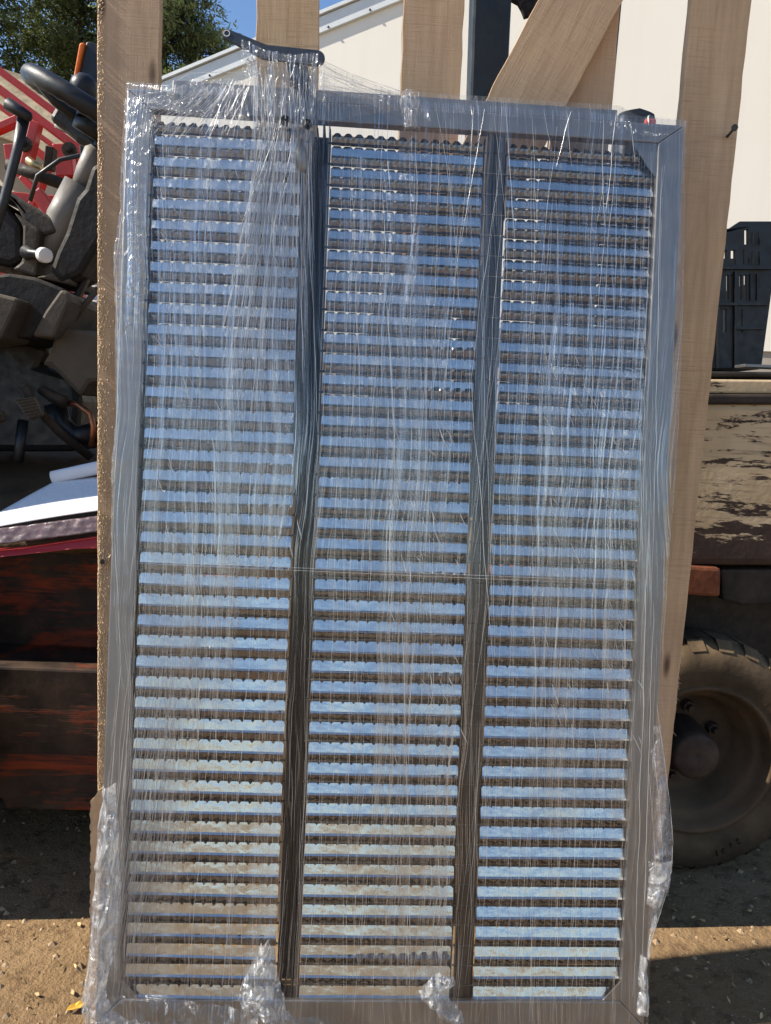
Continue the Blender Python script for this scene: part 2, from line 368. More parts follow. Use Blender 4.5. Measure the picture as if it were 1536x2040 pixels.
# ------------------------------------------------------------------ shed, far roof, trees
AN = R(15); WU = Vector((math.cos(AN), -math.sin(AN), 0)); WN = Vector((-math.sin(AN), -math.cos(AN), 0)); WP = Vector((2, 10.5, 0))
def wall(px, py, off=0):
    d = ray(px, py); return EYE+d*(((WP+WN*off)-EYE).dot(WN)/d.dot(WN))
sh = empty('farm_shed', (WP.x, WP.y, 0), 'cream clad farm shed with a white trimmed gable behind the pallet boards', 'shed')
A = wall(300, 180); Bv = wall(780, -18); slope = (Bv-A); ridge = A+slope*2.6
eave = A; back = -WN*16
right_e = A+(ridge-A).dot(WU)*2*WU
plh = wall(1536, 700).z
b = MB()
low = lambda p, z: Vector((p.x, p.y, z))
b.prism([low(eave, plh), low(right_e, plh), right_e, ridge, eave], back)
b.build('wall', M['shed'], sh)
b = MB(); b.prism([low(eave, -.1)-WN*.03, low(right_e, -.1)-WN*.03, low(right_e, plh-.002)-WN*.03, low(eave, plh-.002)-WN*.03], back*.98); b.build('plinth', M['concrete'], sh)
sd = slope.normalized(); pr = sd.cross(WN).normalized()
if pr.z < 0: pr = -pr
b = MB(); q0 = A-sd*.25+WN*.05; q1 = ridge+WN*.05
for s0, s1, s2 in ((q0, q1, 1),):
    b.prism([s0-pr*.19, s1-pr*.19, s1+pr*.02, s0+pr*.02], -WN*.06)
b.build('barge_board', M['trim'], sh, bevel=.008)
b = MB()
b.prism([A-sd*.3+pr*.03+WN*.09, ridge+pr*.03+WN*.09, ridge+pr*.075+WN*.09, A-sd*.3+pr*.075+WN*.09], back); b.build('roof', M['trim'], sh)
for k in range(14):
    c = A+sd*(.35+k*.62)-pr*.155+WN*.055
    MB().revolve(c, WN, [(0, .016), (.012, .014), (.016, .004)], 8, True).build('screw', M['pillar'], sh)

cr = at(40, 300, 7.5)
cs = empty('low_barn', (cr.x, 8.5, 0), 'low barn under a mossy corrugated roof, beyond the red implement', 'barn')
ra, rb, rc, rd = at(-260, 55, 11.5), at(75, 160, 9.5), at(205, 345, 6.8), at(-260, 185, 8.2)
b = MB()
def roofpt(i, j):
    p = ra.lerp(rb, i).lerp(rd.lerp(rc, i), j)
    step = .03*((j*6) % 1.0)
    return p+Vector((0, 0, -.05*abs(math.sin(j*math.pi*14))+step))
b.grid(roofpt, 40, 200); b.build('roof', M['roof'], cs, solid=.03, smooth=True)
b = MB(); 
for p0, p1 in ((ra, rb), (rb, rc)):
    b.add([p0-Vector((0,0,.1)), p1-Vector((0,0,.1)), low(p1, 0), low(p0, 0)], [(0, 1, 2, 3)])
b.build('wall', M['concrete'], cs, solid=.1)
# blue and red sheeted door glimpsed between the dash and the left board
g0, g1 = at(100, 500, 6.4), at(260, 660, 6.4)
dd = empty('sheeted_trailer', (g0.x, 6.4, 0), 'blue ribbed sheet trailer side with red bands, glimpsed beside the left board', 'trailer')
b = MB()
z = g1.z-.3
while z < g0.z+.2:
    b.box((g0.x-.2, 6.4, z), (g1.x+.2, 6.43, z+.045)); z += .06
b.build('side_panel', mat_simple('pale_blue_sheet', (.32, .42, .56), .5, 0, .1, 4), dd)
for py in (545, 618):
    c = at(175, py, 6.35); MB().box((c.x-.3, 6.33, c.z-.06), (c.x+.3, 6.37, c.z+.05)).build('band', M['red'], dd)
MB().box((g0.x-.2, 6.5, .45), (g1.x+.2, 7.6, .6)).build('chassis', M['iron'], dd)
for sx in (-.1, .9):
    MB().revolve((g0.x+sx, 6.5, .42), (0, 1, 0), [(0, .1), (0, .4), (.05, .42), (.2, .42), (.25, .4), (.25, .1)], 28).build('wheel', M['rubber'], dd)

def conifer(px, Y, H, rad, seed, label, z_lo):
    rnd = random.Random(seed); base = at(px, 300, Y); base.z = 0
    t = empty('conifer_tree', base, label, 'tree', 'dark conifers behind the yard')
    MB().tube([base+Vector((0, 0, h*H)) for h in (0, .3, .6, .9, 1)], [.28, .22, .14, .05, .01], 8).build('trunk', M['trunk'], t)
    vs = []; fs = []
    bz = MB()
    nb = 150
    for k in range(nb):
        z = z_lo+(H-z_lo)*((k+.5)/nb)**.95
        r = min(rad*(H-z)/(H-z_lo)*1.25+.2, rad)*rnd.uniform(.55, 1.15)
        a = rnd.uniform(0, 6.283); d = Vector((math.cos(a), math.sin(a), 0))
        tip = base+d*r+Vector((0, 0, z+r*rnd.uniform(-.12, .3))); root = base+Vector((0, 0, z))
        bz.tube([root, root.lerp(tip, .6)+Vector((0, 0, .05*r)), tip], [.035, .02, .006], 4)
        for m in range(int(24+r*26)):
            f = rnd.random()**.6
            c = root.lerp(tip, f)+Vector((rnd.gauss(0, 1), rnd.gauss(0, 1), rnd.gauss(-.1, .8)))*(.10+.13*(1-abs(f-.5)))
            for q in range(4):
                dv = (d*.7+Vector((rnd.gauss(0, .8), rnd.gauss(0, .8), rnd.gauss(.15, .6)))).normalized()
                sd_ = dv.orthogonal().normalized()*rnd.uniform(.018, .036); L = rnd.uniform(.09, .24); c2 = c+Vector((rnd.gauss(0, .06), rnd.gauss(0, .06), rnd.gauss(0, .06)))
                n = len(vs); vs += [c2-sd_, c2+sd_, c2+dv*L+sd_*.5+Vector((0, 0, -.04*rnd.random())), c2+dv*L-sd_*.5]; fs.append((n, n+1, n+2, n+3))
    cb = MB(); cb.v = vs; cb.f = fs
    o = cb.build('crown', M['needles'], t, fix=False); bz.build('limb', M['trunk'], o)
conifer(-75, 24, 19.5, 2.1, 3, 'dark conifer at the left edge of the photo, its crown cut by the frame', 7)
conifer(158, 27, 18.5, 3.3, 5, 'dark conifer rising behind the orange lamp and left board', 8)
conifer(325, 25, 16.6, 3.4, 9, 'yellow green conifer between the left board and the second board', 8)

# ------------------------------------------------------------------ red implement
ri = empty('red_implement', (at(60, 300, 4.6).x, 4.6, 0), 'red painted farm implement with slanting beams behind the steering wheel', 'farm machine')
def beam(name, p, q, wpx, Y, mat, th=.07, Y2=None):
    Y2 = Y if Y2 is None else Y2
    a, c = at(*p, Y), at(*q, Y2); d = (c-a).normalized(); n = Vector((-d.z, 0, d.x)).normalized()*(wpx/FPX*Y/2)
    return MB().prism([a-n, c-n, c+n, a+n], (0, th, 0)).build(name, mat, ri, bevel=.006)
beam('beam', (-40, 148), (178, 312), 15, 4.5, M['red'])
beam('beam', (-30, 118), (170, 268), 12, 4.75, M['red'])
beam('upright', (68, 240), (46, 335), 17, 4.4, M['red'])
beam('beam', (50, 280), (150, 365), 13, 4.9, M['red'])
beam('side_plate', (122, 285), (128, 350), 34, 4.85, M['red'])
beam('beam', (-30, 190), (120, 300), 9, 4.9, M['red'])
beam('beam', (90, 330), (60, 410), 12, 4.7, M['red'])
beam('beam', (40, 350), (110, 420), 12, 4.8, M['red'])
beam('beam', (150, 310), (120, 420), 14, 5.0, M['red'])
beam('side_plate', (22, 285), (30, 345), 30, 4.85, M['red'])
beam('brace', (68, 380), (125, 455), 24, 4.6, M['red'])
beam('cross_beam', (-30, 262), (40, 232), 14, 4.6, M['red'])
beam('cross_beam', (-30, 385), (190, 405), 16, 4.95, M['red'], .12)
beam('post', (98, 290), (93, 335), 15, 4.5, M['iron'])
MB().tube([at(15, 328, 4.3), at(140, 372, 4.3)], .032, 14).build('roller', M['iron'], ri, smooth=True)
MB().tube([at(55, 318, 4.35), at(82, 338, 4.35)], .022, 12).build('ram', M['brass'], ri, smooth=True)
MB().tube([at(60, 400, 4.25), at(75, 350, 4.22), at(120, 318, 4.22), at(170, 308, 4.25), at(185, 290, 4.3)], .012, 8).build('hose', M['black'], ri, smooth=True)
MB().tube([at(110, 250, 4.4), at(135, 262, 4.4), at(165, 285, 4.4)], .013, 8).build('hose', M['grey_lit'], ri, smooth=True)
for px, py in ((50, 288), (140, 300)):
    MB().revolve(at(px, py, 4.38), (0, -1, 0), [(0, .04), (.02, .04), (.02, .018), (.05, .018), (.05, .002)], 12).build('bolt', M['iron'], ri)
for px in (-10, 150):
    a = at(px, 380, 4.9); MB().box((a.x-.05, 4.85, 0), (a.x+.05, 4.95, a.z)).build('leg', M['red'], ri, bevel=.006)

# ------------------------------------------------------------------ forklift
YF = 1.72
fk = empty('forklift_truck', (0, 2.1, 0), 'old worn forklift truck parked side on behind the pallet boards', 'forklift')
def slab(name, pts, Y, depth, mat, parent=fk, bevel=.006, smooth=False):
    return MB().prism([at(x, y, Y) for x, y in pts], (0, depth, 0)).build(name, mat, parent, bevel=bevel, smooth=smooth)
slab('side_sill', [(-420, 1312), (1120, 1372), (1100, 1640), (12, 1612), (4, 1592), (-420, 1590)], YF, .28, M['orange_body'])
slab('chassis', [(-420, 1430), (1500, 1430), (1500, 1560), (-420, 1560)], YF+.30, .5, M['iron'])
slab('side_panel', [(-420, 1092), (1180, 1112), (1180, 1372), (-420, 1330)], YF+.17, .7, M['orange_body'])
# floor
b = MB(); f0, f1, f2, f3 = at(-420, 1080, YF+.04), at(1160, 1110, YF+.04), at(1160, 905, YF+.85), at(-420, 880, YF+.85)
b.grid(lambda i, j: f0.lerp(f1, i).lerp(f3.lerp(f2, i), j)+Vector((0, 0, .012*fbm(Vector((i*30, j*9, 0))))), 120, 30)
b.build('floor', M['floor'], fk, solid=.03, smooth=True)
# engine hood, hidden by the sieve
slab('engine_cover', [(480, 800), (1180, 820), (1180, 1105), (480, 1090)], YF+.25, .55, M['iron'], bevel=.02)
# counterweight
slab('counterweight', [(1120, 812), (1390, 800), (1800, 800), (1800, 1130), (1120, 1128)], YF-.005, .9, M['cream_peel'], bevel=.02)
slab('counterweight_base', [(1436, 1134), (1800, 1134), (1800, 1195), (1720, 1204), (1640, 1196), (1540, 1206), (1480, 1208), (1440, 1196)], YF+.02, .5, M['iron'], bevel=.008)
slab('step_block', [(1300, 1124), (1438, 1132), (1436, 1190), (1300, 1182)], YF-.02, .12, mat_simple('rusty_orange', (.17, .05, .02), .8, 0, .4, 22, None, .4), bevel=.008)
slab('top_rail', [(1120, 753), (1800, 759), (1800, 786), (1120, 782)], YF+.012, .08, M['cream_peel'], bevel=.005)
slab('lower_rail', [(1120, 783), (1800, 787), (1800, 806), (1120, 806)], YF-.012, .08, M['iron'], bevel=.006)
slab('deck', [(1120, 738), (1800, 742), (1800, 752), (1120, 750)], YF+.04, .8, M['black_dusty'])
# wheels
def fwheel(c, r):
    ax = Vector((0, -1, 0))
    t = MB().revolve(c, ax, [(-.2, r*.60), (-.2, r*.80), (-.17, r*.96), (-.12, r), (-.05, r), (-.015, r*.955), (.0, r*.90), (.006, r*.80), (.004, r*.70), (-.004, r*.655), (-.004, r*.625), (-.02, r*.60)], 72)
    for k in range(26):      # shoulder lugs
        a = 2*math.pi*k/26; u = Vector((math.cos(a), 0, math.sin(a))); tt = Vector((-u.z, 0, u.x))
        p = c+u*(r*.93)
        t.prism([p-tt*.018+Vector((0, .002, 0)), p+tt*.018+Vector((0, .002, 0)), p+tt*.02+u*r*.075+Vector((0, .03, 0)), p-tt*.02+u*r*.075+Vector((0, .03, 0))], (0, .075, 0))
    ty = t.build('tyre', M['rubber'], wh, smooth=True)
    md = ty.modifiers.new('edge', 'EDGE_SPLIT'); md.split_angle = R(38)
    b = MB().revolve(c, ax, [(-.012, r*.635), (.0, r*.63), (-.004, r*.595), (-.03, r*.575), (-.045, r*.53), (-.05, r*.50), (-.13, r*.47), (-.14, r*.40), (-.145, r*.16), (-.15, .001)], 60)
    b.build('rim', M['rim'], wh, smooth=True)
    hb = MB().revolve(c, ax, [(-.145, r*.22), (-.05, r*.2), (-.03, r*.195), (-.024, r*.17), (-.026, r*.04), (-.03, .001)], 36).build('hub', M['hub'], wh, smooth=True)
    for k in range(6):
        a = 2*math.pi*(k+.35)/6; p = c+Vector((math.cos(a), 0, math.sin(a)))*(r*.31)
        MB().revolve(p, ax, [(-.14, .017), (-.12, .016), (-.12, .010), (-.105, .009), (-.104, .001)], 6).build('wheel_nut', M['hub'], hb)
cw = at(1398, 1518, YF-.02); rw = cw.z+.004
wh = empty('wheel', (0, 0, 0)); wh.parent = fk; wh.matrix_parent_inverse = Matrix.Identity(4); wh.location = (0, 0, 0)
fwheel(cw, rw)
# raised maker's marks on the tyre wall, worn
def text_on(name, s, loc, size, rot, mat, parent, ext=.0012):
    cu = bpy.data.curves.new(name, 'FONT'); cu.body = s; cu.size = size; cu.extrude = ext; cu.align_x = 'CENTER'
    tmp = bpy.data.objects.new('lettering', cu); COL.objects.link(tmp); dg = bpy.context.evaluated_depsgraph_get()
    me = bpy.data.meshes.new_from_object(tmp.evaluated_get(dg)); bpy.data.objects.remove(tmp); bpy.data.curves.remove(cu)
    me.materials.clear(); me.materials.append(mat)
    o = bpy.data.objects.new(name, me); COL.objects.link(o); o.rotation_euler = rot
    o.parent = parent; o.location = root_matrix(parent).inverted() @ Vector(loc); return o
tyre_ = [o for o in wh.children if o.name.startswith('tyre')][0]
for ch, px, py, ang in (('I', 1432, 1699, 16), ('E', 1446, 1695, 19), ('1', 1461, 1683, 25), ('S', 1476, 1675, 31)):
    text_on('sidewall_letter', ch, at(px-2, py+6, YF-.0275), .021, (R(90), R(-ang), 0), M['rubber'], tyre_, .004)
wh2 = wh; 
wh = empty('wheel', (0, 0, 0)); wh.parent = fk
c2 = Vector((-1.19, 1.50, .40)); fwheel(c2, .40)
slab('dark_slab', [(1150, 1150), (1800, 1150), (1800, 1590), (1150, 1590)], YF+.16, .75, M['iron'])  # dark slab added behind the rear wheel so the space reads black
slab('shade_box', [(330, 1150), (1100, 1150), (1100, 1700), (330, 1700)], 1.54, .17, M['orange_body'], bevel=.008)  # added box hidden behind the sieve, casts shade on the ground at right
for xx in (-1.15, .95):
    wh = empty('wheel', (0, 0, 0)); wh.parent = fk; fwheel(Vector((xx, 2.75, .33)), .33)
a_ = Vector((-1.34, YF+.02, .25)); MB().box(a_, (-1.30, 2.62, 1.60)).build('shade_panel', M['orange_body'], fk, bevel=.01)  # unseen panel added past the left edge to shade floor and papers
# pillars of the overhead guard
for (x0, x1, xb0, xb1, Y) in ((942, 1020, 935, 1010, 1.95), (1150, 1241, 1140, 1221, 1.95)):
    t0, t1 = at(x0, -260, Y), at(x1, -260, Y); b0, b1 = at(xb0, 215, Y), at(xb1, 215, Y)
    t0 = at(x0, 0, Y)+(at(x0, 0, Y)-b0)*1.0; t1 = at(x1, 0, Y)+(at(x1, 0, Y)-b1)*1.0
    l0 = b0+(b0-at(x0, 0, Y))*4.2; l1 = b1+(b1-at(x1, 0, Y))*4.2
    MB().prism([l0, l1, t1, t0], (0, .07, 0)).build('pillar', M['pillar'], fk, bevel=.008)
# seat
b = MB()
s0 = at(1278, 247, 2.25)
def seatpt(i, j):
    a = 2*math.pi*i; z = j
    wdt = .105*(1-.10*(max(0, j-.9)/.1)**2); e = abs(math.cos(a))**.55*math.copysign(1, math.cos(a)); f = abs(math.sin(a))**.6*math.copysign(1, math.sin(a))
    return Vector((s0.x-.012+wdt*.9*e*.62, 2.27+.055*f*(1-.5*max(0, j-.85)/.15), s0.z-.62+.66*j-.012*abs(e)*j))
b.grid(seatpt, 40, 26); n = 41; b.f.append(tuple(range(26*n, 26*n+40)))
b.build('seat_back', M['black'], fk, smooth=True)
c = at(1296, 245, 2.19); MB().box((c.x-.016, 2.185, c.z-.018), (c.x+.016, 2.205, c.z+.012)).build('seat_badge', M['red'], fk, bevel=.006)
c = at(1150, 700, 2.3); MB().box((c.x-.28, 2.05, c.z-.05), (c.x+.28, 2.5, c.z+.05)).build('seat_cushion', M['black'], fk, bevel=.03)
# steering column and wheel
YS = 2.02
def tpx(*ps): return [at(x, y, Y) for x, y, Y in ps]
px2m = YS/FPX
MB().tube(tpx((92, 520, YS), (112, 474, YS), (128, 440, YS), (163, 372, YS)), [.030, .031, .045, .044], 28, up=(0, 1, 0)).build('column_shroud', M['grey_lit'], fk, smooth=True)
MB().tube(tpx((160, 378, YS), (176, 345, YS), (193, 305, YS), (197, 296, YS)), [.024, .031, .031, .020], 24, up=(0, 1, 0)).build('column_collar', M['grey_lit'], fk, smooth=True)
MB().tube(tpx((186, 320, YS), (215, 255, YS)), [.016, .014], 16).build('column_shaft', M['black'], fk, smooth=True)
slab('column_bracket', [(150, 392), (166, 374), (180, 330), (230, 300), (230, 430), (160, 546), (120, 566), (96, 540), (110, 500), (128, 462)], YS-.075, .14, M['black_dusty'], bevel=.014)  # black plate, widened to stand for the shadow on the column's right half
_vd = ray(185, 238).normalized(); _best = min((abs((at(215, 250, YS+k*.005)-at(110, 470, YS)).normalized().dot(_vd)-.06), k) for k in range(-80, 80))[1]
axis = (at(215, 250, YS+_best*.005)-at(110, 470, YS)).normalized()
wc = at(196, 236, YS-.02); wu = axis.orthogonal().normalized(); wv_ = axis.cross(wu)
b = MB(); Rw, rr = .166, .0225; vs = []; fs = []
for i in range(72):
    a = 2*math.pi*i/72; d = wu*math.cos(a)+wv_*math.sin(a)
    for k in range(16):
        q = 2*math.pi*k/16; r_ = rr*(1+.04*math.cos(a*36)*(math.sin(q) < -.2)); vs.append(wc+d*(Rw+r_*math.cos(q))+axis*(r_*math.sin(q)))
for i in range(72):
    for k in range(16): fs.append((i*16+k, ((i+1) % 72)*16+k, ((i+1) % 72)*16+(k+1) % 16, i*16+(k+1) % 16))
b.add(vs, fs)
sw = b.build('steering_wheel', M['black'], fk, smooth=True)
for k in range(3):
    a = 2*math.pi*k/3+.5; d = wu*math.cos(a)+wv_*math.sin(a)
    MB().tube([wc-axis*.03, wc+d*.1-axis*.02, wc+d*Rw], [.016, .013, .012], 8).build('spoke', M['black'], sw, smooth=True)
MB().revolve(wc-axis*.05, axis, [(0, .001), (0, .045), (.03, .05), (.045, .035), (.05, .001)], 28).build('hub_cap', M['black'], sw, smooth=True)
kc = at(163, 178, 1.93)
kn = MB().revolve(kc-Vector((0, 0, .06)), (0.08, 0, 1), [(0, .012), (.02, .012), (.03, .022), (.045, .030), (.065, .033), (.08, .029), (.092, .016), (.096, .001)], 28).build('spinner_knob', M['black'], sw, smooth=True)
slab('lower_cover', [(95, 235), (128, 258), (150, 280), (230, 320), (230, 250), (150, 222), (112, 205)], YS+.03, .05, M['black'], bevel=.012)
# indicator lamp
lamp = slab('indicator_lamp', [(151, 168), (171, 84), (176, 81), (235, 100), (235, 175)], 2.12, .05, M['black'], bevel=.006)
slab('lens', [(143, 165), (157, 88), (160, 84), (168.5, 83), (149.5, 167)], 2.11, .055, M['orange'], lamp, bevel=.004)
slab('lamp_stem', [(150, 168), (175, 168), (180, 330), (160, 330)], 2.14, .02, M['black'], bevel=.003)
# dash cowls
slab('dash_cowl', [(-120, 300), (-10, 362), (20, 382), (105, 434), (112, 462), (82, 470), (46, 440), (25, 400), (8, 392), (-120, 330)], 1.98, .25, M['cowl'], bevel=.008)
slab('dash_cowl', [(-120, 345), (2, 396), (20, 425), (42, 450), (44, 520), (20, 532), (-120, 500)], 1.99, .25, M['black_dusty'], bevel=.03)
slab('dash_cowl', [(24, 420), (78, 458), (76, 500), (72, 552), (22, 536), (42, 520), (44, 450)], 1.96, .2, M['cowl'], bevel=.008)
slab('dash_cowl', [(18, 544), (70, 552), (125, 574), (130, 580), (102, 632), (62, 672), (-120, 672), (-120, 560)], 1.93, .3, M['black_dusty'], bevel=.008)
slab('dash_cowl', [(120, 575), (137, 582), (140, 600), (106, 672), (62, 670), (88, 620)], 1.91, .28, M['cowl'], bevel=.008)  # lit face of the block, its light put in as lighter colour
slab('dash_cowl', [(112, 541), (142, 549), (138, 567), (70, 552)], 1.95, .2, M['cowl'], bevel=.006)
slab('dash_cowl', [(-120, 555), (0, 585), (36, 594), (32, 612), (2, 674), (-120, 690)], 1.86, .16, M['cowl'], bevel=.008)
slab('kick_panel', [(110, 658), (125, 652), (260, 668), (260, 760), (180, 762), (160, 792), (100, 730), (80, 728), (98, 700)], 1.96, .3, M['cowl'], bevel=.02)
slab('toe_board', [(-120, 670), (60, 676), (98, 690), (80, 728), (152, 750), (160, 800), (150, 900), (-120, 900)], 2.18, .25, M['black'], bevel=.02)
slab('tilt_link', [(138, 600), (182, 510), (190, 520), (150, 606)], 2.0, .03, M['black'])
MB().tube(tpx((138, 652, 2.0), (165, 612, 2.0), (196, 574, 2.0)), [.006, .008, .008], 8).build('hand_brake', M['cowl'], fk, smooth=True)
kb = MB().tube(tpx((54, 503, 1.96), (64, 505, 1.93), (80, 507, 1.92), (86, 508, 1.915)), [.018, .011, .011, .011], 14).build('choke_knob', M['black'], fk, smooth=True)
MB().tube(tpx((85, 508, 1.915), (92, 509, 1.90)), [.0185, .0175], 20, up=(0, 0, 1)).build('knob_cap', M['white'], kb, smooth=True, bevel=.002)
MB().revolve(at(148, 528, 2.02), (0, -1, 0), [(0, .012), (.02, .012), (.02, .006), (.012, .005), (.012, .001)], 6).build('bolt', M['blue'], fk)
MB().revolve(at(137, 535, 2.01), (0, -1, 0), [(0, .007), (.02, .007), (.022, .001)], 6).build('bolt', M['brass'], fk)
# gear lever
lv = MB().tube(tpx((-14, 470, 1.86), (8, 400, 1.86), (34, 300, 1.86), (47, 236, 1.86)), [.012, .012, .012, .015], 8, .6, (0, 1, 0)).build('shift_lever', M['black'], fk, smooth=True)
MB().tube(tpx((10, 205, 1.85), (15, 207, 1.85), (40, 222, 1.85), (58, 234, 1.85), (62, 236, 1.85)), [.006, .015, .013, .012, .006], 14).build('lever_grip', M['black'], lv, smooth=True)
# pedals
def pedal(pts, arm, Y, lbl):
    p = slab('pedal', pts, Y, .02, M['cowl'], bevel=.004)
    a, b_, c_, d_ = [at(x, y, Y-.004) for x, y in pts[:4]]
    r = MB()
    for k in range(7):
        f0_, f1_ = (k+.25)/7, (k+.6)/7
        r.prism([a.lerp(d_, f0_).lerp(b_.lerp(c_, f0_), .1), a.lerp(d_, f0_).lerp(b_.lerp(c_, f0_), .9), a.lerp(d_, f1_).lerp(b_.lerp(c_, f1_), .9), a.lerp(d_, f1_).lerp(b_.lerp(c_, f1_), .1)], (0, .006, 0))
    r.build('tread_rib', M['iron'], p)
    MB().tube([at(x, y, Y+.03+.02*i) for i, (x, y) in enumerate(arm)], .012, 8, .5, (0, 1, 0)).build('pedal_arm', M['iron'], p, smooth=True)
pedal([(26, 796), (70, 790), (86, 828), (56, 838)], [(50, 770), (70, 810), (120, 862), (182, 912)], 1.93, '')
pedal([(-28, 822), (2, 816), (9, 838), (-10, 846)], [(-20, 780), (-5, 830)], 1.93, '')
MB().tube(tpx((46, 838, 1.98), (36, 920, 1.95)), .014, 8).build('pedal_arm', M['black'], fk, smooth=True)
MB().tube(tpx((80, 775, 2.0), (105, 790, 2.0), (125, 800, 1.99), (130, 812, 1.99)), [.012, .016, .018, .008], 12).build('master_cylinder', M['iron'], fk, smooth=True)
MB().tube(tpx((120, 800, 2.02), (155, 806, 2.0), (180, 825, 1.99), (186, 850, 1.99), (182, 890, 1.99)), .008, 8).build('brake_pipe', mat_simple('copper', (.30, .12, .06), .4, .8, .2, 20), fk, smooth=True)
MB().tube(tpx((110, 805, 2.05), (120, 845, 2.05), (150, 870, 2.05), (200, 860, 2.05)), .03, 10).build('hose', M['black'], fk, smooth=True)

# ------------------------------------------------------------------ papers, rag, crate
pa = empty('paper_sheaf', at(100, 1000, YF+.02), 'sheaf of printed white papers with a rolled top sheet on the forklift floor', 'papers')
p0, p1, p2, p3 = at(-70, 1072, YF-.02), at(330, 1012, YF-.02), at(330, 940, YF+.16), at(112, 972, YF+.16)
b = MB(); b.grid(lambda i, j: p0.lerp(p1, i).lerp(p3.lerp(p2, i), j)+Vector((0, 0, .006*math.sin(i*3+j*2)+.012)), 20, 12)
o = b.build('sheet', M['paper'], pa, smooth=True, solid=.002, fix=False)
uv = o.data.uv_layers.new(name='UVMap')
for lo in o.data.loops:
    vi = lo.vertex_index; uv.data[lo.index].uv = ((vi % 21)/20, (vi//21)/12)
b = MB(); a0, a1 = at(101, 962, YF+.15), at(330, 912, YF+.15)
b.tube([a0.lerp(a1, k/10)+Vector((0, .01, .012)) for k in range(11)], .0165, 18, .8, (0, 1, 0)); b.build('rolled_sheet', mat_simple('plain_paper', (.74, .74, .77), .7, 0, .04, 6), pa, smooth=True)
fo = empty('red_folder', at(60, 1085, YF-.03), 'red card folder in a creased clear sleeve under the papers', 'folder')
b = MB(); b.prism([at(-70, 1105, YF-.035), at(40, 1094, YF-.035), at(330, 1052, YF-.035), at(330, 1090, YF-.045), at(150, 1094, YF-.045), at(-70, 1118, YF-.045)], (0, .05, .0)); b.build('card', M['redcard'], fo, bevel=.002)
b = MB(); q0, q1, q2, q3 = at(-70, 1094, YF-.045), at(330, 1042, YF-.045), at(330, 1010, YF-.024), at(-70, 1062, YF-.03)
b.grid(lambda i, j: q0.lerp(q1, i).lerp(q3.lerp(q2, i), j)+Vector((0, -.002*fbm(Vector((i*22, j*3, 2)), 2), .002*fbm(Vector((i*18, j*3, 0)), 2))), 90, 10)
b.build('clear_sleeve', mat_simple('cloudy_sleeve', (.12, .075, .08), .35, 0, .4, 30, None, .3), fo, smooth=True, solid=.002)

cc = at(1490, 735, 1.98)
ct = empty('plastic_crate', cc, 'black slotted plastic crate standing on the forklift deck at the right', 'crate')
SLOTS = {(457, 487): [(1483, 1491)], (498, 515): [(1439, 1448), (1456, 1465), (1480, 1483)], (515, 527): [(1463, 1465.5), (1480, 1483), (1490, 1493)],
         (548, 598): [(1447, 1452), (1454.5, 1459), (1473, 1478), (1482, 1488)], (616, 662): [(1441, 1448), (1475, 1480)]}
b = MB(); Yk = 1.95; R_ = lambda y: 1556-(y-440)*.135
def q(x0, x1, y0, y1, d=0, x0b=None, x1b=None): b.prism([at(x0, y0, Yk-d), at(x1, y0, Yk-d), at(x1 if x1b is None else x1b, y1, Yk-d), at(x0 if x0b is None else x0b, y1, Yk-d)], (0, .012+d, 0))
b.prism([at(1395, 500, Yk), at(1440, 464, Yk), at(1474, 441, Yk), at(1545, 441, Yk), at(1545, 457, Yk), at(1395, 457.5, Yk)][1:5]+[at(1440, 457, Yk)], (0, .012, 0))
yy = 457
for (y0, y1), sl_ in sorted(SLOTS.items()):
    if y0 > yy: q(1395, R_(yy), yy, y0, 0, None, R_(y0))
    cur = 1395 if y0 > 490 else 1436
    for a_, c_ in sl_: q(cur, a_, y0, y1); cur = c_
    q(cur, R_(y0), y0, y1, 0, None, R_(y1)); yy = y1
q(1395, R_(yy), yy, 733, 0, None, R_(733))
for y in (531, 603, 651): q(1430 if y < 640 else 1466, R_(y)-2, y, y+5, .012)
for x in (1430, 1464): q(x, x+4, 540, 733, .008)
for x in (1501, 1514): q(x, x+1.5, 462, 486, .004); q(x, x+1.5, 500, 527, .004); q(x-6, x-4.5, 545, 598, .004)
b.build('front_wall', M['black'], ct)
slab('side_wall', [(1505, 560), (1510, 560), (1506, 735), (1500, 735)], 1.965, .25, M['black'], ct, 0)
slab('base', [(1395, 722), (1512, 722), (1512, 736), (1395, 736)], 1.966, .25, M['black'], ct, 0)
sr = empty('steel_strip', at(1500, 728, 1.8), 'short bright steel strip lying on the deck under the crate', 'strip')
slab('strip', [(1484, 725), (1700, 733), (1700, 739), (1484, 731)], 1.80, .05, M['frame'], sr, .001).name = 'bar'

rg = empty('dark_rag', at(1050, 10, 2.0), 'torn dark cloth hanging above the diagonal board', 'cloth')
b = MB(); prof = [(1010, -140), (1018, 0), (1032, 8), (1039, 20), (1045, 36), (1052, 33), (1060, 34), (1064, 40), (1075, 37), (1095, 10), (1120, -20), (1160, -140)]
b.prism([at(x, y, 2.03) for x, y in prof], (0, .012, 0)); b.build('cloth_piece', M['rag'], rg, bevel=.003)
for x, y in ((1061, 52), (1056, 45)):
    MB().tube(tpx((x, 34, 2.03), (x+1, y, 2.03)), .0016, 5).build('loose_thread', M['rag'], rg)

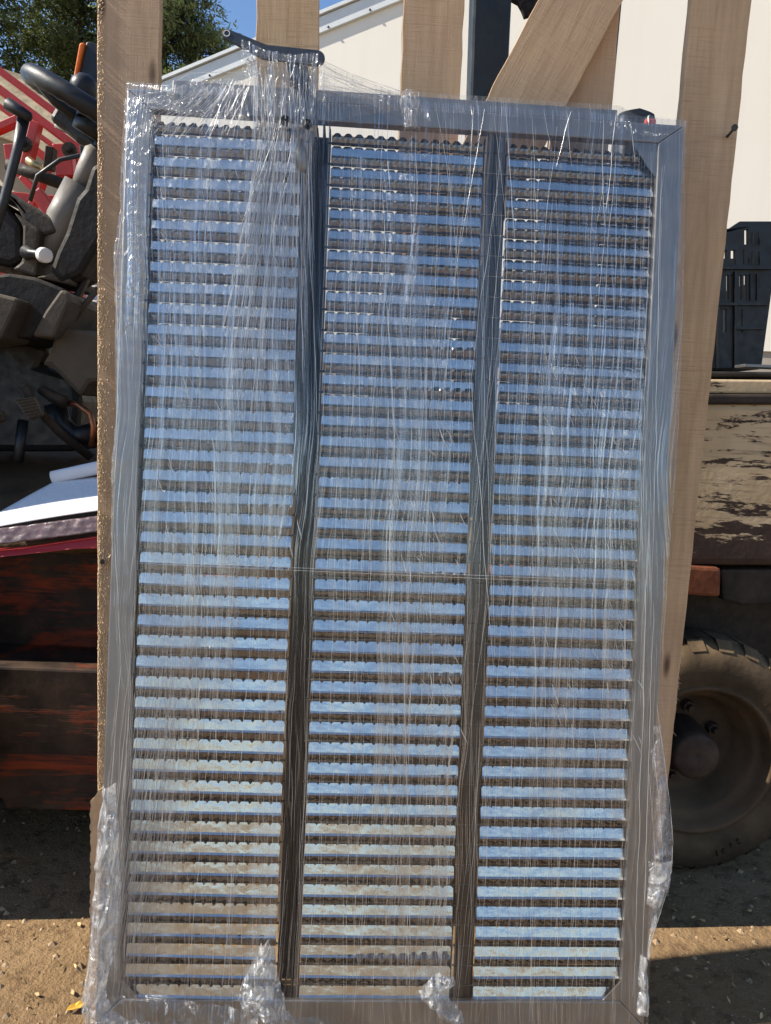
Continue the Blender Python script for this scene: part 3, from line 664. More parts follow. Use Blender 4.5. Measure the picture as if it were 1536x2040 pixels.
# ------------------------------------------------------------------ wooden boards
YB = 1.502
pl = empty('wooden_pallet', (0, YB, 0), 'upright frame of rough sawn pale boards standing behind the wrapped sieve', 'pallet')
def board(xl0, xl1, yt, xr0, xr1, yb, Y, mat, zb=.0, th=.022, name='board'):
    # two measured edges (px at rows yt, yb), run on up and down as a straight board
    a, b_ = at(xl0, yt, Y), at(xl1, yt, Y); c_, d_ = at(xr0, yb, Y), at(xr1, yb, Y)
    def ext(p, q, z): return p+(q-p)*((z-p.z)/(q.z-p.z))
    w_ = ((b_.x-a.x)+(d_.x-c_.x))/2
    mid = (a+b_)/2; mid2 = (c_+d_)/2
    m0, m1 = ext(mid, mid2, 2.35), ext(mid, mid2, zb)
    o = empty('tmp', (0, 0, 0)); bpy.data.objects.remove(o)
    ax = (m0-m1).normalized(); L = (m0-m1).length
    sx = Vector((0, 1, 0)).cross(ax).normalized()
    bb = MB(); n = 60; vs = []; fs = []
    rnd = random.Random(int(xl0))
    for i in range(n+1):
        z = L*i/n; jl, jr = [rnd.gauss(0, .0006) for _ in range(2)]
        vs += [(-w_/2+jl, 0, z), (w_/2+jr, 0, z), (w_/2+jr, th, z), (-w_/2+jl, th, z)]
    for i in range(n):
        for k in range(4): fs.append((i*4+k, i*4+(k+1) % 4, i*4+4+(k+1) % 4, i*4+4+k))
    fs += [(3, 2, 1, 0), (n*4, n*4+1, n*4+2, n*4+3)]
    bb.add(vs, fs)
    ob = bb.build(name, mat, pl, local=True, bevel=.0012)
    mt = Matrix(((sx.x, 0, ax.x, m1.x), (sx.y, 1, ax.y, m1.y), (sx.z, 0, ax.z, m1.z), (0, 0, 0, 1)))
    ob.matrix_basis = root_matrix(pl).inverted() @ mt
    return ob, mt, w_, L
bl = board(192, 320, 0, 196, 302, 1500, YB, M['wood'])
board(510, 636, 0, 511, 634, 110, YB, M['wood'])
board(805, 925, 0, 797, 917, 192, YB, M['wood'])
board(1118, 1236, 0, 1101, 1219, 213, YB, M['wood_warm'])
br = board(1380, 1496, 0, 1232, 1338, 1500, YB, M['wood'])
board(1080, 1238, -5, 985, 1120, 196, YB-.0245, M['wood'], 1.15, .022, 'brace')
for z in (.06, 1.02, 2.2):
    MB().box((-.49, YB+.0225, z), (.60, YB+.06, z+.09)).build('rail', M['wood'], pl, bevel=.002)
# raised splinters along the left edge of the left board that catch the sun
ob, mt, w_, L = bl; inv = root_matrix(ob)
b = MB(); rnd = random.Random(2)
for k in range(9000):
    z = rnd.uniform(.15, L); dens = 1.0 if z < 1.35 else .55
    e = abs(rnd.gauss(0, 1))*.0105*dens; cl = fbm(Vector((0, 0, z*16)), 3)
    if rnd.random() > dens*(.5+cl*.9): continue
    s = rnd.uniform(.0006, .0017); x = -w_/2+.0006+e
    if x > w_/2: continue
    c = Vector((x, -.0001, z)); h = rnd.uniform(.0008, .0024)
    b.add([mt @ (c+Vector((-s*.6, 0, -s))), mt @ (c+Vector((-s*.5, 0, s*1.1))), mt @ (c+Vector((s*.6, -h, s*.9))), mt @ (c+Vector((s*.5, -h*.8, -s*.8)))], [(0, 1, 2, 3)])
    b.add([mt @ (c+Vector((s*.6, -h, s*.9))), mt @ (c+Vector((s*.5, -h*.8, -s*.8))), mt @ (c+Vector((s*1.0, 0, 0)))], [(0, 1, 2)])
b.build('splinters', M['wood_light'], ob, local=False, fix=False)
# nails
c = at(1449, 272, YB-.002); d = at(1463, 255, YB-.04)
nl = MB().tube([c, c.lerp(d, .8), d], [.0028, .0028, .003], 10).build('nail', M['nail'], pl, smooth=True)
MB().tube([d, d+(d-c).normalized()*.003], [.0062, .0062], 12).build('nail_head', M['nail'], nl)
c = at(205, 1118, YB-.002); MB().revolve(c, (0.25, -1, .1), [(-.01, .002), (.012, .002), (.012, .005), (.014, .005), (.014, .0005)], 12).build('nail', M['nail'], pl)
c = at(210, 1112, YB-.001); MB().prism([c, c+Vector((.006, 0, .004)), c+Vector((.012, -.002, .010)), c+Vector((.009, -.001, .002))], (0, .0006, 0)).build('splinter', M['wood_light'], pl)
rnd = random.Random(8); b = MB()        # frayed fibres down the right board's edge
for k in range(16):
    py = rnd.uniform(1290, 1460); x = 1358-(py-1250)*.085
    p = at(x, py, YB+.003); L_ = rnd.uniform(.006, .03)
    b.tube([p, p+Vector((.004*rnd.random(), 0, -L_*.5)), p+Vector((.012*rnd.random()-.002, 0, -L_))], [.0007, .0006, .0003], 4)
b.build('frayed_fibre', M['fuzz'], br[0], fix=False)

# ------------------------------------------------------------------ the sieve
SL, SR = R(6.624), R(.254)
V0 = Vector((0, math.sin(SL), math.cos(SL))); UV_ = math.cos(SR)*Vector((1, 0, 0))+math.sin(SR)*V0; VV = -math.sin(SR)*Vector((1, 0, 0))+math.cos(SR)*V0; NN = UV_.cross(VV)
OO = Vector((-.37276, 1.40273, .474+EYE.z))
SM = Matrix(((UV_.x, -NN.x, VV.x, OO.x), (UV_.y, -NN.y, VV.y, OO.y), (UV_.z, -NN.z, VV.z, OO.z), (0, 0, 0, 1)))
def uvp(px, py, w=0):
    d = ray(px, py); P = EYE+d*(((OO+NN*w)-EYE).dot(NN)/d.dot(NN))-OO; return P.dot(UV_), P.dot(VV)
def S(u, v, w=0): return Vector((u, -w, v))           # sieve space
sv = bpy.data.objects.new('grain_sieve', None); COL.objects.link(sv); sv.matrix_basis = SM; sv.empty_display_size = .1
tag(sv, 'shiny metal grain sieve of louvre slats in a galvanised frame, leaning on the boards', 'sieve')
UL, UR_, VT, VB = -.043, .953, .070, -1.584
rw_, rd0, rd1 = .046, .014, -.022
fr = MB()
def mitre(p, q, a, c): fr.prism([S(*p, rd0), S(*q, rd0), S(*c, rd0), S(*a, rd0)], (0, rd0-rd1, 0))
iL, iR, iT, iB = UL+.042, UR_-.046, VT-.034, VB+.046
g_ = .0004
mitre((UL, VB), (UL, VT), (iL, iB), (iL, iT)); fr.build('frame_rail', M['frame'], sv, local=True, bevel=.002); fr = MB()
mitre((UR_, VT), (UR_, VB), (iR, iT), (iR, iB)); fr.build('frame_rail', M['frame'], sv, local=True, bevel=.002); fr = MB()
_r = rd1; rd1 = -.006
mitre((UL+g_, VT+g_), (UR_-g_, VT+g_), (iL+g_, iT+g_), (iR-g_, iT+g_)); fr.build('frame_rail', M['frame'], sv, local=True, bevel=.002); fr = MB()
rd1 = _r
mitre((UR_-g_, VB-g_), (UL+g_, VB-g_), (iR-g_, iB-g_), (iL+g_, iB-g_)); fr.build('frame_rail', M['frame'], sv, local=True, bevel=.002)
b = MB(); b.box((.03, .003, VT-.024), (.835, .012, .100)); b.build('top_plate', M['frame'], sv, local=True, bevel=.002)
b = MB(); b.box((.05, -.0025, VT+.001), (.82, .002, VT+.006)); b.build('fold_seam', M['rod'], sv, local=True)
for (cu, cv, su, s2) in ((iR, iT, -1, -1), (iL, iB, 1, 1), (iR, iB, -1, 1)):
    MB().prism([S(cu, cv, rd0-.003), S(cu+su*(.05 if s2 < 0 else .032), cv, rd0-.003), S(cu, cv+s2*(.062 if s2 < 0 else .036), rd0-.003)], (0, .003, 0)).build('gusset', M['frame'], sv, local=True)
# inner lower lip below the last slats
MB().box((iL, .006, iB-.002), (iR, .010, iB+.012)).build('sill_strip', M['rod'], sv, local=True)
PAN = [(.004, .2715), (.316, .590), (.6345, .9055)]
NS, PI_ = 42, .037
MB().box((.2748, .046, iB), (.3120, .048, iT)).build('dark_backing', M['rod'], sv, local=True)  # dark plate added so the gap behind the control rod looks shaded
MB().box((.2885, .012, iB), (.2905, .0455, iT)).build('divider', M['rod'], sv, local=True)
MB().box((.300, -.006, iB), (.3035, .045, iT)).build('divider', M['rod'], sv, local=True)
MB().box((.3105, -.004, iB), (.3125, .045, iT)).build('divider', M['frame'], sv, local=True)
MB().box((.5965, -.006, iB), (.629, .0, iT)).build('divider', M['strip'], sv, local=True, bevel=.002)
# control rod in the first gap
MB().tube([S(.281, v, .004) for v in (.02, -.5, -1.0, -1.53)], .0032, 8).build('control_rod', M['rod'], sv, local=True, smooth=True)
MB().tube([S(.262, -.005, .02), S(.264, -.03, .02), S(.267, -.055, .018), S(.268, -.06, .018)], [.006, .011, .011, .005], 12).build('clevis', M['frame'], sv, local=True, smooth=True)
MB().tube([S(.268, -.06, .018), S(.272, -.5, .016), S(.276, -.62, .006)], .0042, 8).build('adjuster_rod', M['rod'], sv, local=True, smooth=True)

def slat_mesh(W, seed, bw=.0052):
    rnd = random.Random(seed); tp = .01835; n = int(W/tp); tp = W/n; h = .0057
    b = MB()
    b0, b1, b2 = (0, 0), (-.0184, bw), (-.0214, bw+.0032)
    wv = lambda x: .0007*fbm(Vector((x*14, seed*3.1, 0)))
    for i in range(n):
        c = (i+.5)*tp; l, r_ = c-h, c+h; L0, R1 = i*tp, (i+1)*tp
        # blade with slots running a little way down between the teeth
        nt_ = (-.0046, .0008)
        vs = [S(L0, *nt_), S(l, *b0), S(r_, *b0), S(R1, *nt_),
              S(L0, b1[0], b1[1]+wv(L0)), S(l, b1[0], b1[1]+wv(l)), S(r_, b1[0], b1[1]+wv(r_)), S(R1, b1[0], b1[1]+wv(R1)),
              S(L0, b2[0], b2[1]+wv(L0)), S(R1, b2[0], b2[1]+wv(R1))]
        b.add(vs, [(0, 4, 5, 1), (1, 5, 6, 2), (2, 6, 7, 3), (4, 8, 9, 7, 6, 5)])
    # fluted riser above the pivot wire, ending in rounded comb teeth that pass behind the slat above
    K = 10; q0 = len(b.f); rows = [(.0006, -.0002, .15), (.005, .0016, .8), (.010, .0034, .9), (.0138, .0044, .6)]; m = n*K+1; vs = []
    tws = [rnd.gauss(0, .0004) for _ in range(n+1)]
    for (v_, w_, am) in rows:
        for c in range(m):
            x = c*tp/K; ph = math.cos(2*math.pi*(c/K-.5)); dw = tws[c//K]
            vs.append(S(x, v_, w_+(.0019*ph+dw)*am))
    for c in range(m):
        x = c*tp/K; ph = math.cos(2*math.pi*(c/K-.5)); t_ = max(0, min(1, (ph+.55)/1.1))**.6
        vs.append(S(x, .0164+.0088*t_, .0040-.0084*t_+tws[c//K]))
    R_n = len(rows)+1
    b.add(vs, [(r*m+c, r*m+c+1, (r+1)*m+c+1, (r+1)*m+c) for r in range(R_n-1) for c in range(m-1)])
    b.teeth = list(range(q0, len(b.f)))
    return b
panels = []
for pi, (u0, u1) in enumerate(PAN):
    W = u1-u0
    pb = MB(); pb.box((u0-.004, .004, iB+.001), (u0-.0025, .04, iT-.004)); pb.box((u1+.0025, .004, iB+.001), (u1+.004, .04, iT-.004))
    if pi: pb.tube([S(u0-.0035, v, .001) for v in (iT-.01, iB+.01)], .0015, 6)
    po = pb.build('louvre_panel', M['rod'], sv, local=True)
    slats = []
    for k in range(5):
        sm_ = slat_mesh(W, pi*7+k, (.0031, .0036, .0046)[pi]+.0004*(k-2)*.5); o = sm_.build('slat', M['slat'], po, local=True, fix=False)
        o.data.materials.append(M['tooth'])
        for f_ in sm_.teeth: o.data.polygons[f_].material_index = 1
        slats.append(o)
    rb_ = MB()
    e = .006 if pi else .010
    pts = [S(-.044 if pi == 2 else -.008, .0022, .0046), S(W-.001, .0022, .0036)] if pi else [S(-.006, .0022, .0036), S(W+.005, .0022, .0036), S(W+.012, .0022, .0036), S(W+.0135, .000, .0036), S(W+.0135, -.010, .0036)]
    rod0 = rb_.tube(pts, .0021, 6).build('pivot_rod', M['rod'], po, local=True, smooth=True)
    rnd = random.Random(pi)
    for k in range(NS):
        if k < 5: s_ = slats[k]
        else:
            s_ = slats[rnd.randrange(5)].copy(); COL.objects.link(s_); s_.parent = po
        s_.location = (u0, 0, -k*PI_); s_.rotation_euler = (R(rnd.gauss(0, .7)), R(rnd.gauss(0, .12)), R((-1.2, 0, .6)[pi]+rnd.gauss(0, .3)))
        r_ = rod0 if k == 0 else rod0.copy()
        if k: COL.objects.link(r_); r_.parent = po
        r_.location = (u0, 0, -k*PI_)
# hand lever with its post
la, lb, lc = [uvp(x, y, .03) for x, y in ((452, 68), (528, 104), (632, 116))]
def bar(p, q, w0, w1, wz, th=.006, cap0=True, cap1=True):
    d = Vector((q[0]-p[0], q[1]-p[1])).normalized(); n = Vector((-d.y, d.x)); pts = []
    P = Vector(p); Q = Vector(q)
    for k in range(9):
        a = math.pi*(.5+k/8); pts.append(P+d*math.cos(a)*w0+n*math.sin(a)*w0) if cap0 else None
    for k in range(9):
        a = math.pi*(-.5+k/8); pts.append(Q+d*math.cos(a)*w1+n*math.sin(a)*w1) if cap1 else None
    return [S(x.x, x.y, wz) for x in pts]
lev = MB().prism(bar(la, lb, .0085, .0125, .032), (0, .006, 0)).prism(bar(lb, lc, .0125, .0135, .0318), (0, .0055, 0)).build('hand_lever', M['arm'], sv, local=True, bevel=.001)
MB().revolve(S(la[0], la[1], .0325), (0, -1, 0), [(-.008, .0045), (.0006, .0045), (.0006, .0058), (-.008, .0058)], 16).build('lever_eye', M['white'], lev, local=True)
pu, pv = uvp(585, 120, .02); qu, qv = uvp(622, 245, .02)
MB().prism([S(pu-.014, pv, .025), S(pu+.022, pv, .025), S(qu+.010, qv, .02), S(qu-.022, qv, .02)], (0, .006, 0)).build('lever_post', M['arm'], sv, local=True, bevel=.001)
for (x, y) in ((585, 160), (568, 238), (612, 245)):
    u, v = uvp(x, y, .03); MB().revolve(S(u, v, .022), (0, -1, 0), [(0, .009), (.007, .009), (.007, .005), (.013, .005), (.013, .0005)], 6).build('bolt', M['rod'], sv, local=True)

# ------------------------------------------------------------------ stretch film
fm = bpy.data.objects.new('stretch_film', None); COL.objects.link(fm); fm.matrix_basis = SM; fm.empty_display_size = .1
tag(fm, 'clear stretch film wrapped tightly round the metal sieve, creased and gathered at its corners', 'plastic wrap')
eL = [uvp(*p) for p in ((258, 188), (250, 300), (247, 420), (232, 520), (236, 620), (234, 700), (238, 830), (230, 940), (228, 1060), (236, 1200), (242, 1320), (233, 1450), (222, 1580), (205, 1700), (195, 1800), (190, 1900), (185, 1980), (178, 2034))]
eR = [uvp(*p) for p in ((1356, 256), (1352, 600), (1340, 900), (1325, 1100), (1312, 1300), (1310, 1480), (1304, 1600), (1292, 1800), (1283, 1990), (1284, 2034))]
def prof(e, v):
    vs = [p[1] for p in e][::-1]; us = [p[0] for p in e][::-1]; return float(np.interp(v, vs, us))
VTF, VBF = .078, -1.586
def filmpt(i, j):
    v = VTF+(VBF-VTF)*j; l, r_ = prof(eL, v), prof(eR, v)
    # i runs: back-left edge, front, back-right edge
    e = .045
    if i < e: u = l; w = -.055+(.055+.016)*(i/e)
    elif i > 1-e: u = r_; w = -.055+(.055+.016)*((1-i)/e)
    else: u = l+(r_-l)*(i-e)/(1-2*e); w = .016
    f = (i-e)/(1-2*e)
    n1 = fbm(Vector((u*55, 0, v*.8+3)), 3); n2 = fbm(Vector((u*9, 4, v*2.5)), 2); n3 = fbm(Vector((u*22, 9, v*22)))
    edge = math.exp(-max(0, min(f, 1-f))*16)
    w += .0055+.0011*n1+.0016*n2+.00025*n3+edge*(.0008*n3+.002*n2)
    if f < .06: w += .0014*math.sin(v*240+6*n2)*math.exp(-((v+.25)/.16)**2)
    if f <= 0: u -= .004*abs(n3)+.002*n2
    if f >= 1: u += .003*abs(n3)
    return S(u, v, w)
b = MB(); b.grid(filmpt, 260, 330); b.build('film_sheet', M['film'], fm, local=True, smooth=True, fix=False)

# top edge: film folded back over the top plate
def topfold(i, j):
    u = UL+(UR_-UL)*i; top = .100 if .03 < u < .833 else .072
    if .833 <= u < .9: top = .100-.028*(u-.833)/.067
    n = fbm(Vector((u*40, 1, j*2))); m2 = fbm(Vector((u*12, 5, j)))
    v = .060+(top+.003-.060)*min(1, j*1.7); w = .020-(.020-.004)*min(1, j*1.7) if top > .08 else .020
    if j > .59: w -= (j-.59)*.13; v += .001
    k_ = .25+.75*max(0, 1-i*3)+.8*math.exp(-((u-.43)/.03)**2); return S(u, v+.0008*n, w+.003+(.0016*n+.0016*m2)*k_)
b = MB(); b.grid(topfold, 260, 14); b.build('film_fold', M['film'], fm, local=True, smooth=True, fix=False)

def pleat(name, top, bot, wt, wb, nw, amp, nu=160, nv=40, mat='film_thick', spread=1.0, sag=0, seed=0, fade=None):
    """gathered film between two edges given in sieve space, folded into pleats"""
    b = MB()
    def fn(i, j):
        tu, tv = np.interp(i, np.linspace(0, 1, len(top)), [p[0] for p in top]), np.interp(i, np.linspace(0, 1, len(top)), [p[1] for p in top])
        bu, bv = np.interp(i, np.linspace(0, 1, len(bot)), [p[0] for p in bot]), np.interp(i, np.linspace(0, 1, len(bot)), [p[1] for p in bot])
        u, v = tu+(bu-tu)*j, tv+(bv-tv)*j; w = wt+(wb-wt)*j
        ph = fbm(Vector((i*7, seed*5.3, j*.7)))*1.6
        a = amp*(.45+.55*math.sin(math.pi*min(1, j+.15)))*(1 if fade is None else max(.1, 1-j*fade))
        w += a*math.sin(2*math.pi*(nw*i+ph))+.6*a*fbm(Vector((i*nw*1.7, seed, j*2.5)))-sag*math.sin(math.pi*j)
        u += .003*fbm(Vector((i*nw, seed+3, j*6)))+sag*.2*math.sin(math.pi*j)*(0.5-i)
        return S(float(u), float(v), float(w))
    b.grid(fn, nu, nv); return b.build(name, M[mat], fm, local=True, smooth=True, fix=False)
U = lambda x, y, w=.03: uvp(x, y, w)
# tent from the lever down over the top rail, and its gather running on down the front
pleat('film_gather', [U(482, 84), U(530, 106), U(580, 116), U(634, 112)], [U(512, 262), U(545, 258), U(585, 258), U(622, 250)], .040, .034, 17, .0028, 260, 80, seed=1)
pleat('film_gather', [U(505, 255), U(545, 250), U(585, 250), U(625, 245)], [U(410, 1040), U(470, 1260), U(540, 1120), U(612, 900)], .034, .023, 22, .0024, 300, 120, seed=2, fade=.8, mat='film_veil')
pleat('film_tent', [U(352, 164), U(380, 148), U(440, 146), U(482, 150)], [U(290, 200), U(350, 225), U(430, 235), U(500, 240)], .012, .030, 7, .004, 160, 30, seed=3)
pleat('film_tent', [U(480, 88), U(480, 105), U(482, 125), U(482, 150)], [U(512, 120), U(514, 135), U(515, 150), U(518, 170)], .034, .034, 5, .003, 60, 30, mat='film', seed=4)
pleat('film_tent', [U(632, 122), U(636, 140), U(638, 160), U(640, 192)], [U(812, 190), U(816, 192), U(818, 194), U(820, 198)], .034, .022, 4, .0015, 160, 60, mat='film_loose', seed=5)
pleat('film_tent', [U(636, 130), U(660, 170), U(700, 190), U(800, 192)], [U(628, 250), U(660, 240), U(720, 225), U(800, 215)], .034, .022, 8, .003, 120, 30, mat='film', seed=6)
pleat('film_tent', [U(1225, 218), U(1262, 226), U(1285, 246), U(1305, 256)], [U(1215, 262), U(1262, 262), U(1300, 268), U(1340, 262)], .01, .022, 6, .002, 60, 16, mat='film', seed=7)

def crumple(name, outline, w0, amp, seed, mat='film_thick', nu=46, nv=60, fr=1.0, bulge=.012):
    """a loose crumpled fold: rows given as (left px, right px, y px)"""
    b = MB()
    L = [uvp(l, y, w0) for l, r_, y in outline]; Rr = [uvp(r_, y, w0) for l, r_, y in outline]; t = np.linspace(0, 1, len(outline))
    def fn(i, j):
        lu, lv = np.interp(j, t, [p[0] for p in L]), np.interp(j, t, [p[1] for p in L]); ru, rv = np.interp(j, t, [p[0] for p in Rr]), np.interp(j, t, [p[1] for p in Rr])
        u, v = lu+(ru-lu)*i, lv+(rv-lv)*i
        p = Vector((u*42*fr, seed*3.7, v*24*fr)); q = noise.noise_vector(p*.8); n = fbm(p+q*1.1, 5)
        rid = 1-2*abs(noise.noise(p*1.3+q))
        return S(u+.006*q.x*amp/.012, v+.006*q.y*amp/.012, w0+amp*n+amp*.9*rid+bulge*math.sin(math.pi*i))
    b.grid(fn, nu, nv); return b.build(name, M[mat], fm, local=True, smooth=True, fix=False)
crumple('loose_bag', [(1292, 1312, 1440), (1282, 1320, 1500), (1285, 1330, 1560), (1290, 1338, 1650), (1292, 1338, 1710), (1290, 1328, 1770), (1286, 1306, 1840), (1282, 1288, 1900)], .0, .006, 1, 'film_bunch', 40, 100)
crumple('loose_bag', [(1290, 1338, 1712), (1292, 1336, 1740), (1290, 1330, 1768), (1286, 1315, 1800)], .012, .006, 12, 'film_bunch', 40, 40)
crumple('loose_bag', [(1274, 1286, 1900), (1270, 1288, 1950), (1268, 1291, 1985), (1268, 1290, 2016)], .012, .006, 2, 'film_bunch', 30, 50)
crumple('film_bunch', [(205, 232, 1560), (196, 236, 1660), (188, 240, 1760), (182, 236, 1850), (176, 222, 1920), (168, 212, 1965), (165, 220, 2010), (172, 300, 2040)], .026, .007, 3, 'film_bunch', 50, 120)
crumple('film_bunch', [(205, 300, 1975), (190, 420, 1998), (180, 540, 2016), (190, 640, 2030), (200, 700, 2046)], .032, .008, 4, 'film_loose', 120, 40)
crumple('film_tail', [(522, 536, 1872), (508, 546, 1910), (486, 556, 1950), (474, 566, 1980), (482, 572, 2004), (505, 585, 2024)], .034, .009, 5, 'film_bunch', 50, 70, 1.5)
crumple('film_tail', [(872, 900, 1935), (850, 905, 1952), (832, 880, 1972), (838, 900, 1990), (868, 915, 2010), (890, 922, 2034)], .034, .009, 6, 'film_bunch', 50, 60, 1.6)
crumple('film_knot', [(800, 835, 186), (796, 836, 205), (800, 828, 230), (806, 834, 262)], .026, .007, 7, 'film_thick', 40, 40, 1.8)
crumple('film_knot', [(812, 838, 206), (828, 864, 222), (838, 862, 240), (848, 862, 250)], .030, .003, 8, 'film', 30, 20)
crumple('film_bunch', [(246, 300, 196), (250, 318, 260), (248, 300, 330), (246, 290, 420), (238, 284, 520), (236, 278, 620), (236, 270, 720)], .026, .0022, 9, 'film', 50, 160, 1.5, .003)

pleat('film_gather', [U(300, 1080), U(340, 1060), U(390, 1090), U(430, 1150)], [U(205, 1930), U(230, 1960), U(265, 1990), U(330, 2004)], .023, .028, 20, .0022, 260, 120, seed=13, mat='film_veil')
pleat('film_gather', [U(760, 560), U(810, 520), U(860, 560), U(900, 620)], [U(740, 1960), U(790, 1990), U(850, 1960), U(905, 1990)], .023, .024, 18, .0013, 220, 120, seed=14, mat='film')
pleat('film_gather', [U(1080, 640), U(1140, 600), U(1200, 640), U(1290, 600)], [U(1050, 1620), U(1120, 1680), U(1190, 1600), U(1262, 1660)], .023, .024, 7, .0032, 160, 120, seed=15, mat='film')
pleat('film_gather', [U(640, 330), U(700, 300), U(760, 330), U(830, 260)], [U(660, 1000), U(720, 1080), U(790, 1000), U(850, 1080)], .023, .024, 7, .003, 160, 120, seed=16, mat='film')
pleat('film_gather', [U(290, 620), U(350, 560), U(430, 600), U(480, 560)], [U(270, 1420), U(330, 1500), U(400, 1400), U(470, 1480)], .023, .024, 7, .003, 160, 120, seed=17, mat='film')
pleat('film_gather', [U(330, 215), U(400, 225), U(480, 235), U(520, 240)], [U(300, 700), U(360, 850), U(440, 900), U(500, 800)], .030, .022, 26, .002, 260, 60, seed=11, fade=.6, mat='film')
# thin creases drawn down the film, as round-edged folds standing on the sheet
b = MB(); rnd = random.Random(21)
def crease(u0, v0, u1, v1, r_, seed, n=14, jit=.0016):
    pts = []; rd = []
    for k in range(n+1):
        t = k/n; u, v = u0+(u1-u0)*t, v0+(v1-v0)*t
        u += jit*fbm(Vector((seed*7.7, v*9, 0)))*2
        pts.append(S(u, v, .0245+.003*fbm(Vector((seed*3.1, v*5, 7))))); rd.append(max(.00008, r_*math.sin(math.pi*(t*.94+.03))**.5*(.55+.6*abs(fbm(Vector((seed, v*14, 3)))))))
    b.tube(pts, rd, 5, .8, (0, 1, 0), False)
k = 0
for q in range(520):         # fine marks everywhere
    u = rnd.uniform(-.01, .92); v = rnd.uniform(-1.4, .05); L = rnd.uniform(.06, .5)*(1.3 if v > -.4 else 1)
    crease(u, v, u+rnd.gauss(0, .02)*L*2, max(-1.57, v-L), rnd.uniform(.00016, .00040), k); k += 1
for q in range(80):          # bold ones under the lever
    f = rnd.random(); u0_, v0_ = U(520+100*f, 245+rnd.uniform(-10, 60)); u1_, v1_ = U(440+190*f+rnd.gauss(0, 14), rnd.uniform(420, 900))
    crease(u0_, v0_, u1_, v1_, rnd.uniform(.0004, .0011), k, 18); k += 1
for path in (((1306, 1400), (1320, 1500), (1333, 1600), (1338, 1680), (1337, 1720), (1326, 1775), (1305, 1840), (1286, 1900)), ((1300, 1500), (1312, 1600), (1318, 1700), (1316, 1760)), ((1290, 1735), (1305, 1722), (1322, 1716), (1336, 1714)), ((1292, 1540), (1300, 1650), (1304, 1740)), ((1292, 1790), (1310, 1772), (1324, 1768)),
             ((258, 190), (250, 300), (247, 420), (232, 520), (236, 700), (238, 830), (230, 960)), ((230, 1060), (236, 1200), (242, 1320), (232, 1450), (222, 1580)), ((222, 1580), (205, 1700), (195, 1800), (190, 1900), (182, 1980)), ((212, 1600), (196, 1700), (186, 1820), (182, 1900), (170, 1970), (172, 2010)), ((352, 164), (380, 148), (440, 146), (482, 150)), ((634, 120), (700, 150), (760, 172), (815, 190)), ((634, 126), (690, 160), (740, 180), (800, 194)), ((270, 195), (320, 185), (352, 164))):
    for (xa, ya), (xb, yb) in zip(path, path[1:]):
        (u0_, v0_), (u1_, v1_) = U(xa, ya, .02), U(xb, yb, .02); crease(u0_, v0_, u1_, v1_, .0007, k, 8, .0005); k += 1
for x0, y0, x1, y1 in ((1010, 205, 1025, 460), (985, 200, 1018, 520), (1130, 215, 1140, 330), (1060, 215, 1075, 480), (1085, 215, 1100, 300), (1140, 218, 1110, 330), (1258, 240, 1268, 320), (1200, 222, 1208, 460), (1230, 222, 1210, 420),
                       (870, 200, 905, 430), (885, 205, 930, 760), (945, 210, 930, 470), (965, 212, 920, 480), (1000, 420, 965, 900), (1010, 380, 975, 1180), (960, 560, 985, 1300), (940, 760, 985, 1340), (300, 260, 345, 560), (320, 240, 330, 420), (395, 250, 410, 520), (415, 240, 425, 700), (455, 330, 470, 800), (610, 330, 612, 700), (700, 300, 720, 900), (760, 320, 790, 1000), (820, 300, 815, 800), (845, 480, 860, 1300), (1110, 380, 1120, 900), (1240, 500, 1250, 1400), (1180, 500, 1190, 1300), (1060, 1000, 1075, 1700), (1140, 1000, 1150, 2000), (380, 1000, 400, 1700), (335, 1050, 295, 1900), (350, 1150, 300, 1960), (430, 1300, 370, 1990), (500, 1250, 440, 2000), (700, 1100, 690, 1990), (800, 1100, 820, 1950), (860, 1200, 880, 1980), (245, 420, 240, 700), (262, 260, 252, 640), (275, 260, 262, 760), (1300, 300, 1275, 1200), (1320, 330, 1300, 1250), (1295, 1000, 1265, 1990), (1305, 1200, 1280, 1990)):
    (u0_, v0_), (u1_, v1_) = U(x0, y0), U(x1, y1); crease(u0_, v0_, u1_, v1_, rnd.uniform(.0004, .0008), k, 22); k += 1
for q in range(70):          # drawn down from the lever
    f = rnd.random(); u0_, v0_ = U(500+132*f, 104+14*min(1, f*2)+rnd.uniform(0, 20)); u1_, v1_ = U(505+118*f+rnd.gauss(0, 8), rnd.uniform(215, 330))
    crease(u0_, v0_, u1_, v1_, rnd.uniform(.0004, .0012), k, 14, .003); k += 1
for q in range(46):          # fanning over the top left corner
    f = rnd.random(); u0_, v0_ = U(500-110*f, 150+30*f+rnd.uniform(-8, 20)); u1_, v1_ = U(470-190*f+rnd.gauss(0, 10), 225+rnd.uniform(0, 60)-10*f)
    crease(u0_, v0_, u1_, v1_, rnd.uniform(.0003, .0008), k, 10, .004); k += 1
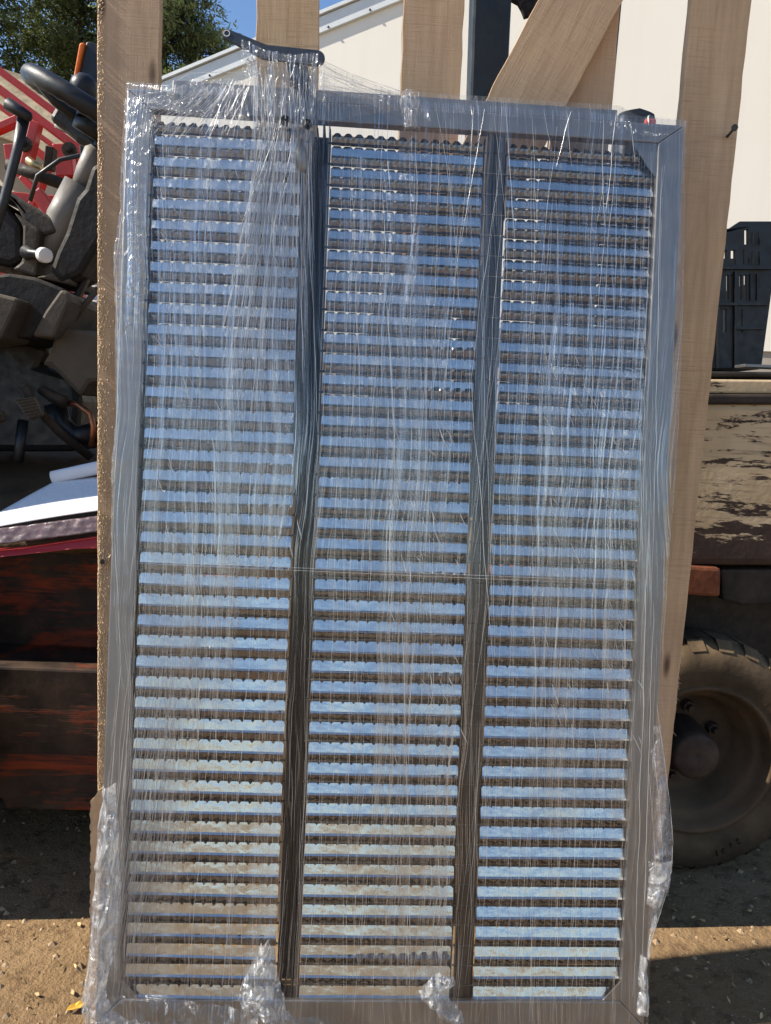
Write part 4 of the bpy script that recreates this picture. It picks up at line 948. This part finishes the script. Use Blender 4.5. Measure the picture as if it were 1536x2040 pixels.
for q in range(12):
    f = rnd.random(); u0_, v0_ = U(634, 120+60*f); u1_, v1_ = U(700+110*rnd.random(), 192+rnd.uniform(-3, 6))
    crease(u0_, v0_, u1_, v1_, rnd.uniform(.0003, .0006), k, 10, .002); k += 1
for q in range(150):         # short slanting wrinkles
    x, y = rnd.choice(((rnd.uniform(770, 925), rnd.uniform(780, 1500)), (rnd.uniform(1080, 1270), rnd.uniform(700, 1500)), (rnd.uniform(300, 600), rnd.uniform(300, 1100))))
    (u0_, v0_), (u1_, v1_) = U(x, y), U(x+rnd.uniform(4, 22), y+rnd.uniform(14, 46)); crease(u0_, v0_, u1_, v1_, rnd.uniform(.0006, .0014), k, 8, .004); k += 1
for q in range(60):          # lower left, drawn together towards the corner
    f = rnd.random(); (u0_, v0_), (u1_, v1_) = U(250+110*f, rnd.uniform(1250, 1650)), U(205+60*f+rnd.gauss(0, 8), rnd.uniform(1850, 2000))
    crease(u0_, v0_, u1_, v1_, rnd.uniform(.0003, .0007), k, 16); k += 1
for q in range(70):          # short cross wrinkles on the left rail
    y = rnd.uniform(400, 640); x = rnd.uniform(252, 272); (u0_, v0_), (u1_, v1_) = U(x, y), U(x+rnd.uniform(6, 22), y+rnd.uniform(-12, 8))
    crease(u0_, v0_, u1_, v1_, rnd.uniform(.0002, .00045), k, 6, .0006); k += 1
(u0_, v0_), (u1_, v1_) = U(262, 1118), U(1270, 1160)
for d in (0, -.004):
    crease(u0_, v0_+d, u1_, v1_+d*1.5, .0005, k, 60, 0); k += 1
b.build('film_crease', M['crease'], fm, local=True, smooth=True, fix=False)

# ------------------------------------------------------------------ cardboard at the lower left
b = MB(); rnd = random.Random(5)
cb = [(213, 1552), (206, 1568)]
y = 1575
while y < 1868:
    cb.append((np.interp(y, [1575, 1600, 1700, 1800, 1868], [196, 180, 181, 180, 179])+rnd.uniform(-2.2, 1.2), y)); y += rnd.uniform(3, 8)
cb += [(250, 1900), (262, 1560)]
Yc = 1.33
b.prism([at(x, y_, Yc-.0003*(y_-1560)*.25) for x, y_ in cb], (0, .005, 0)); co = b.build('cardboard_sheet', M['cardboard'])
tag(co, 'torn brown cardboard edge tucked behind the lower left of the sieve', 'cardboard')
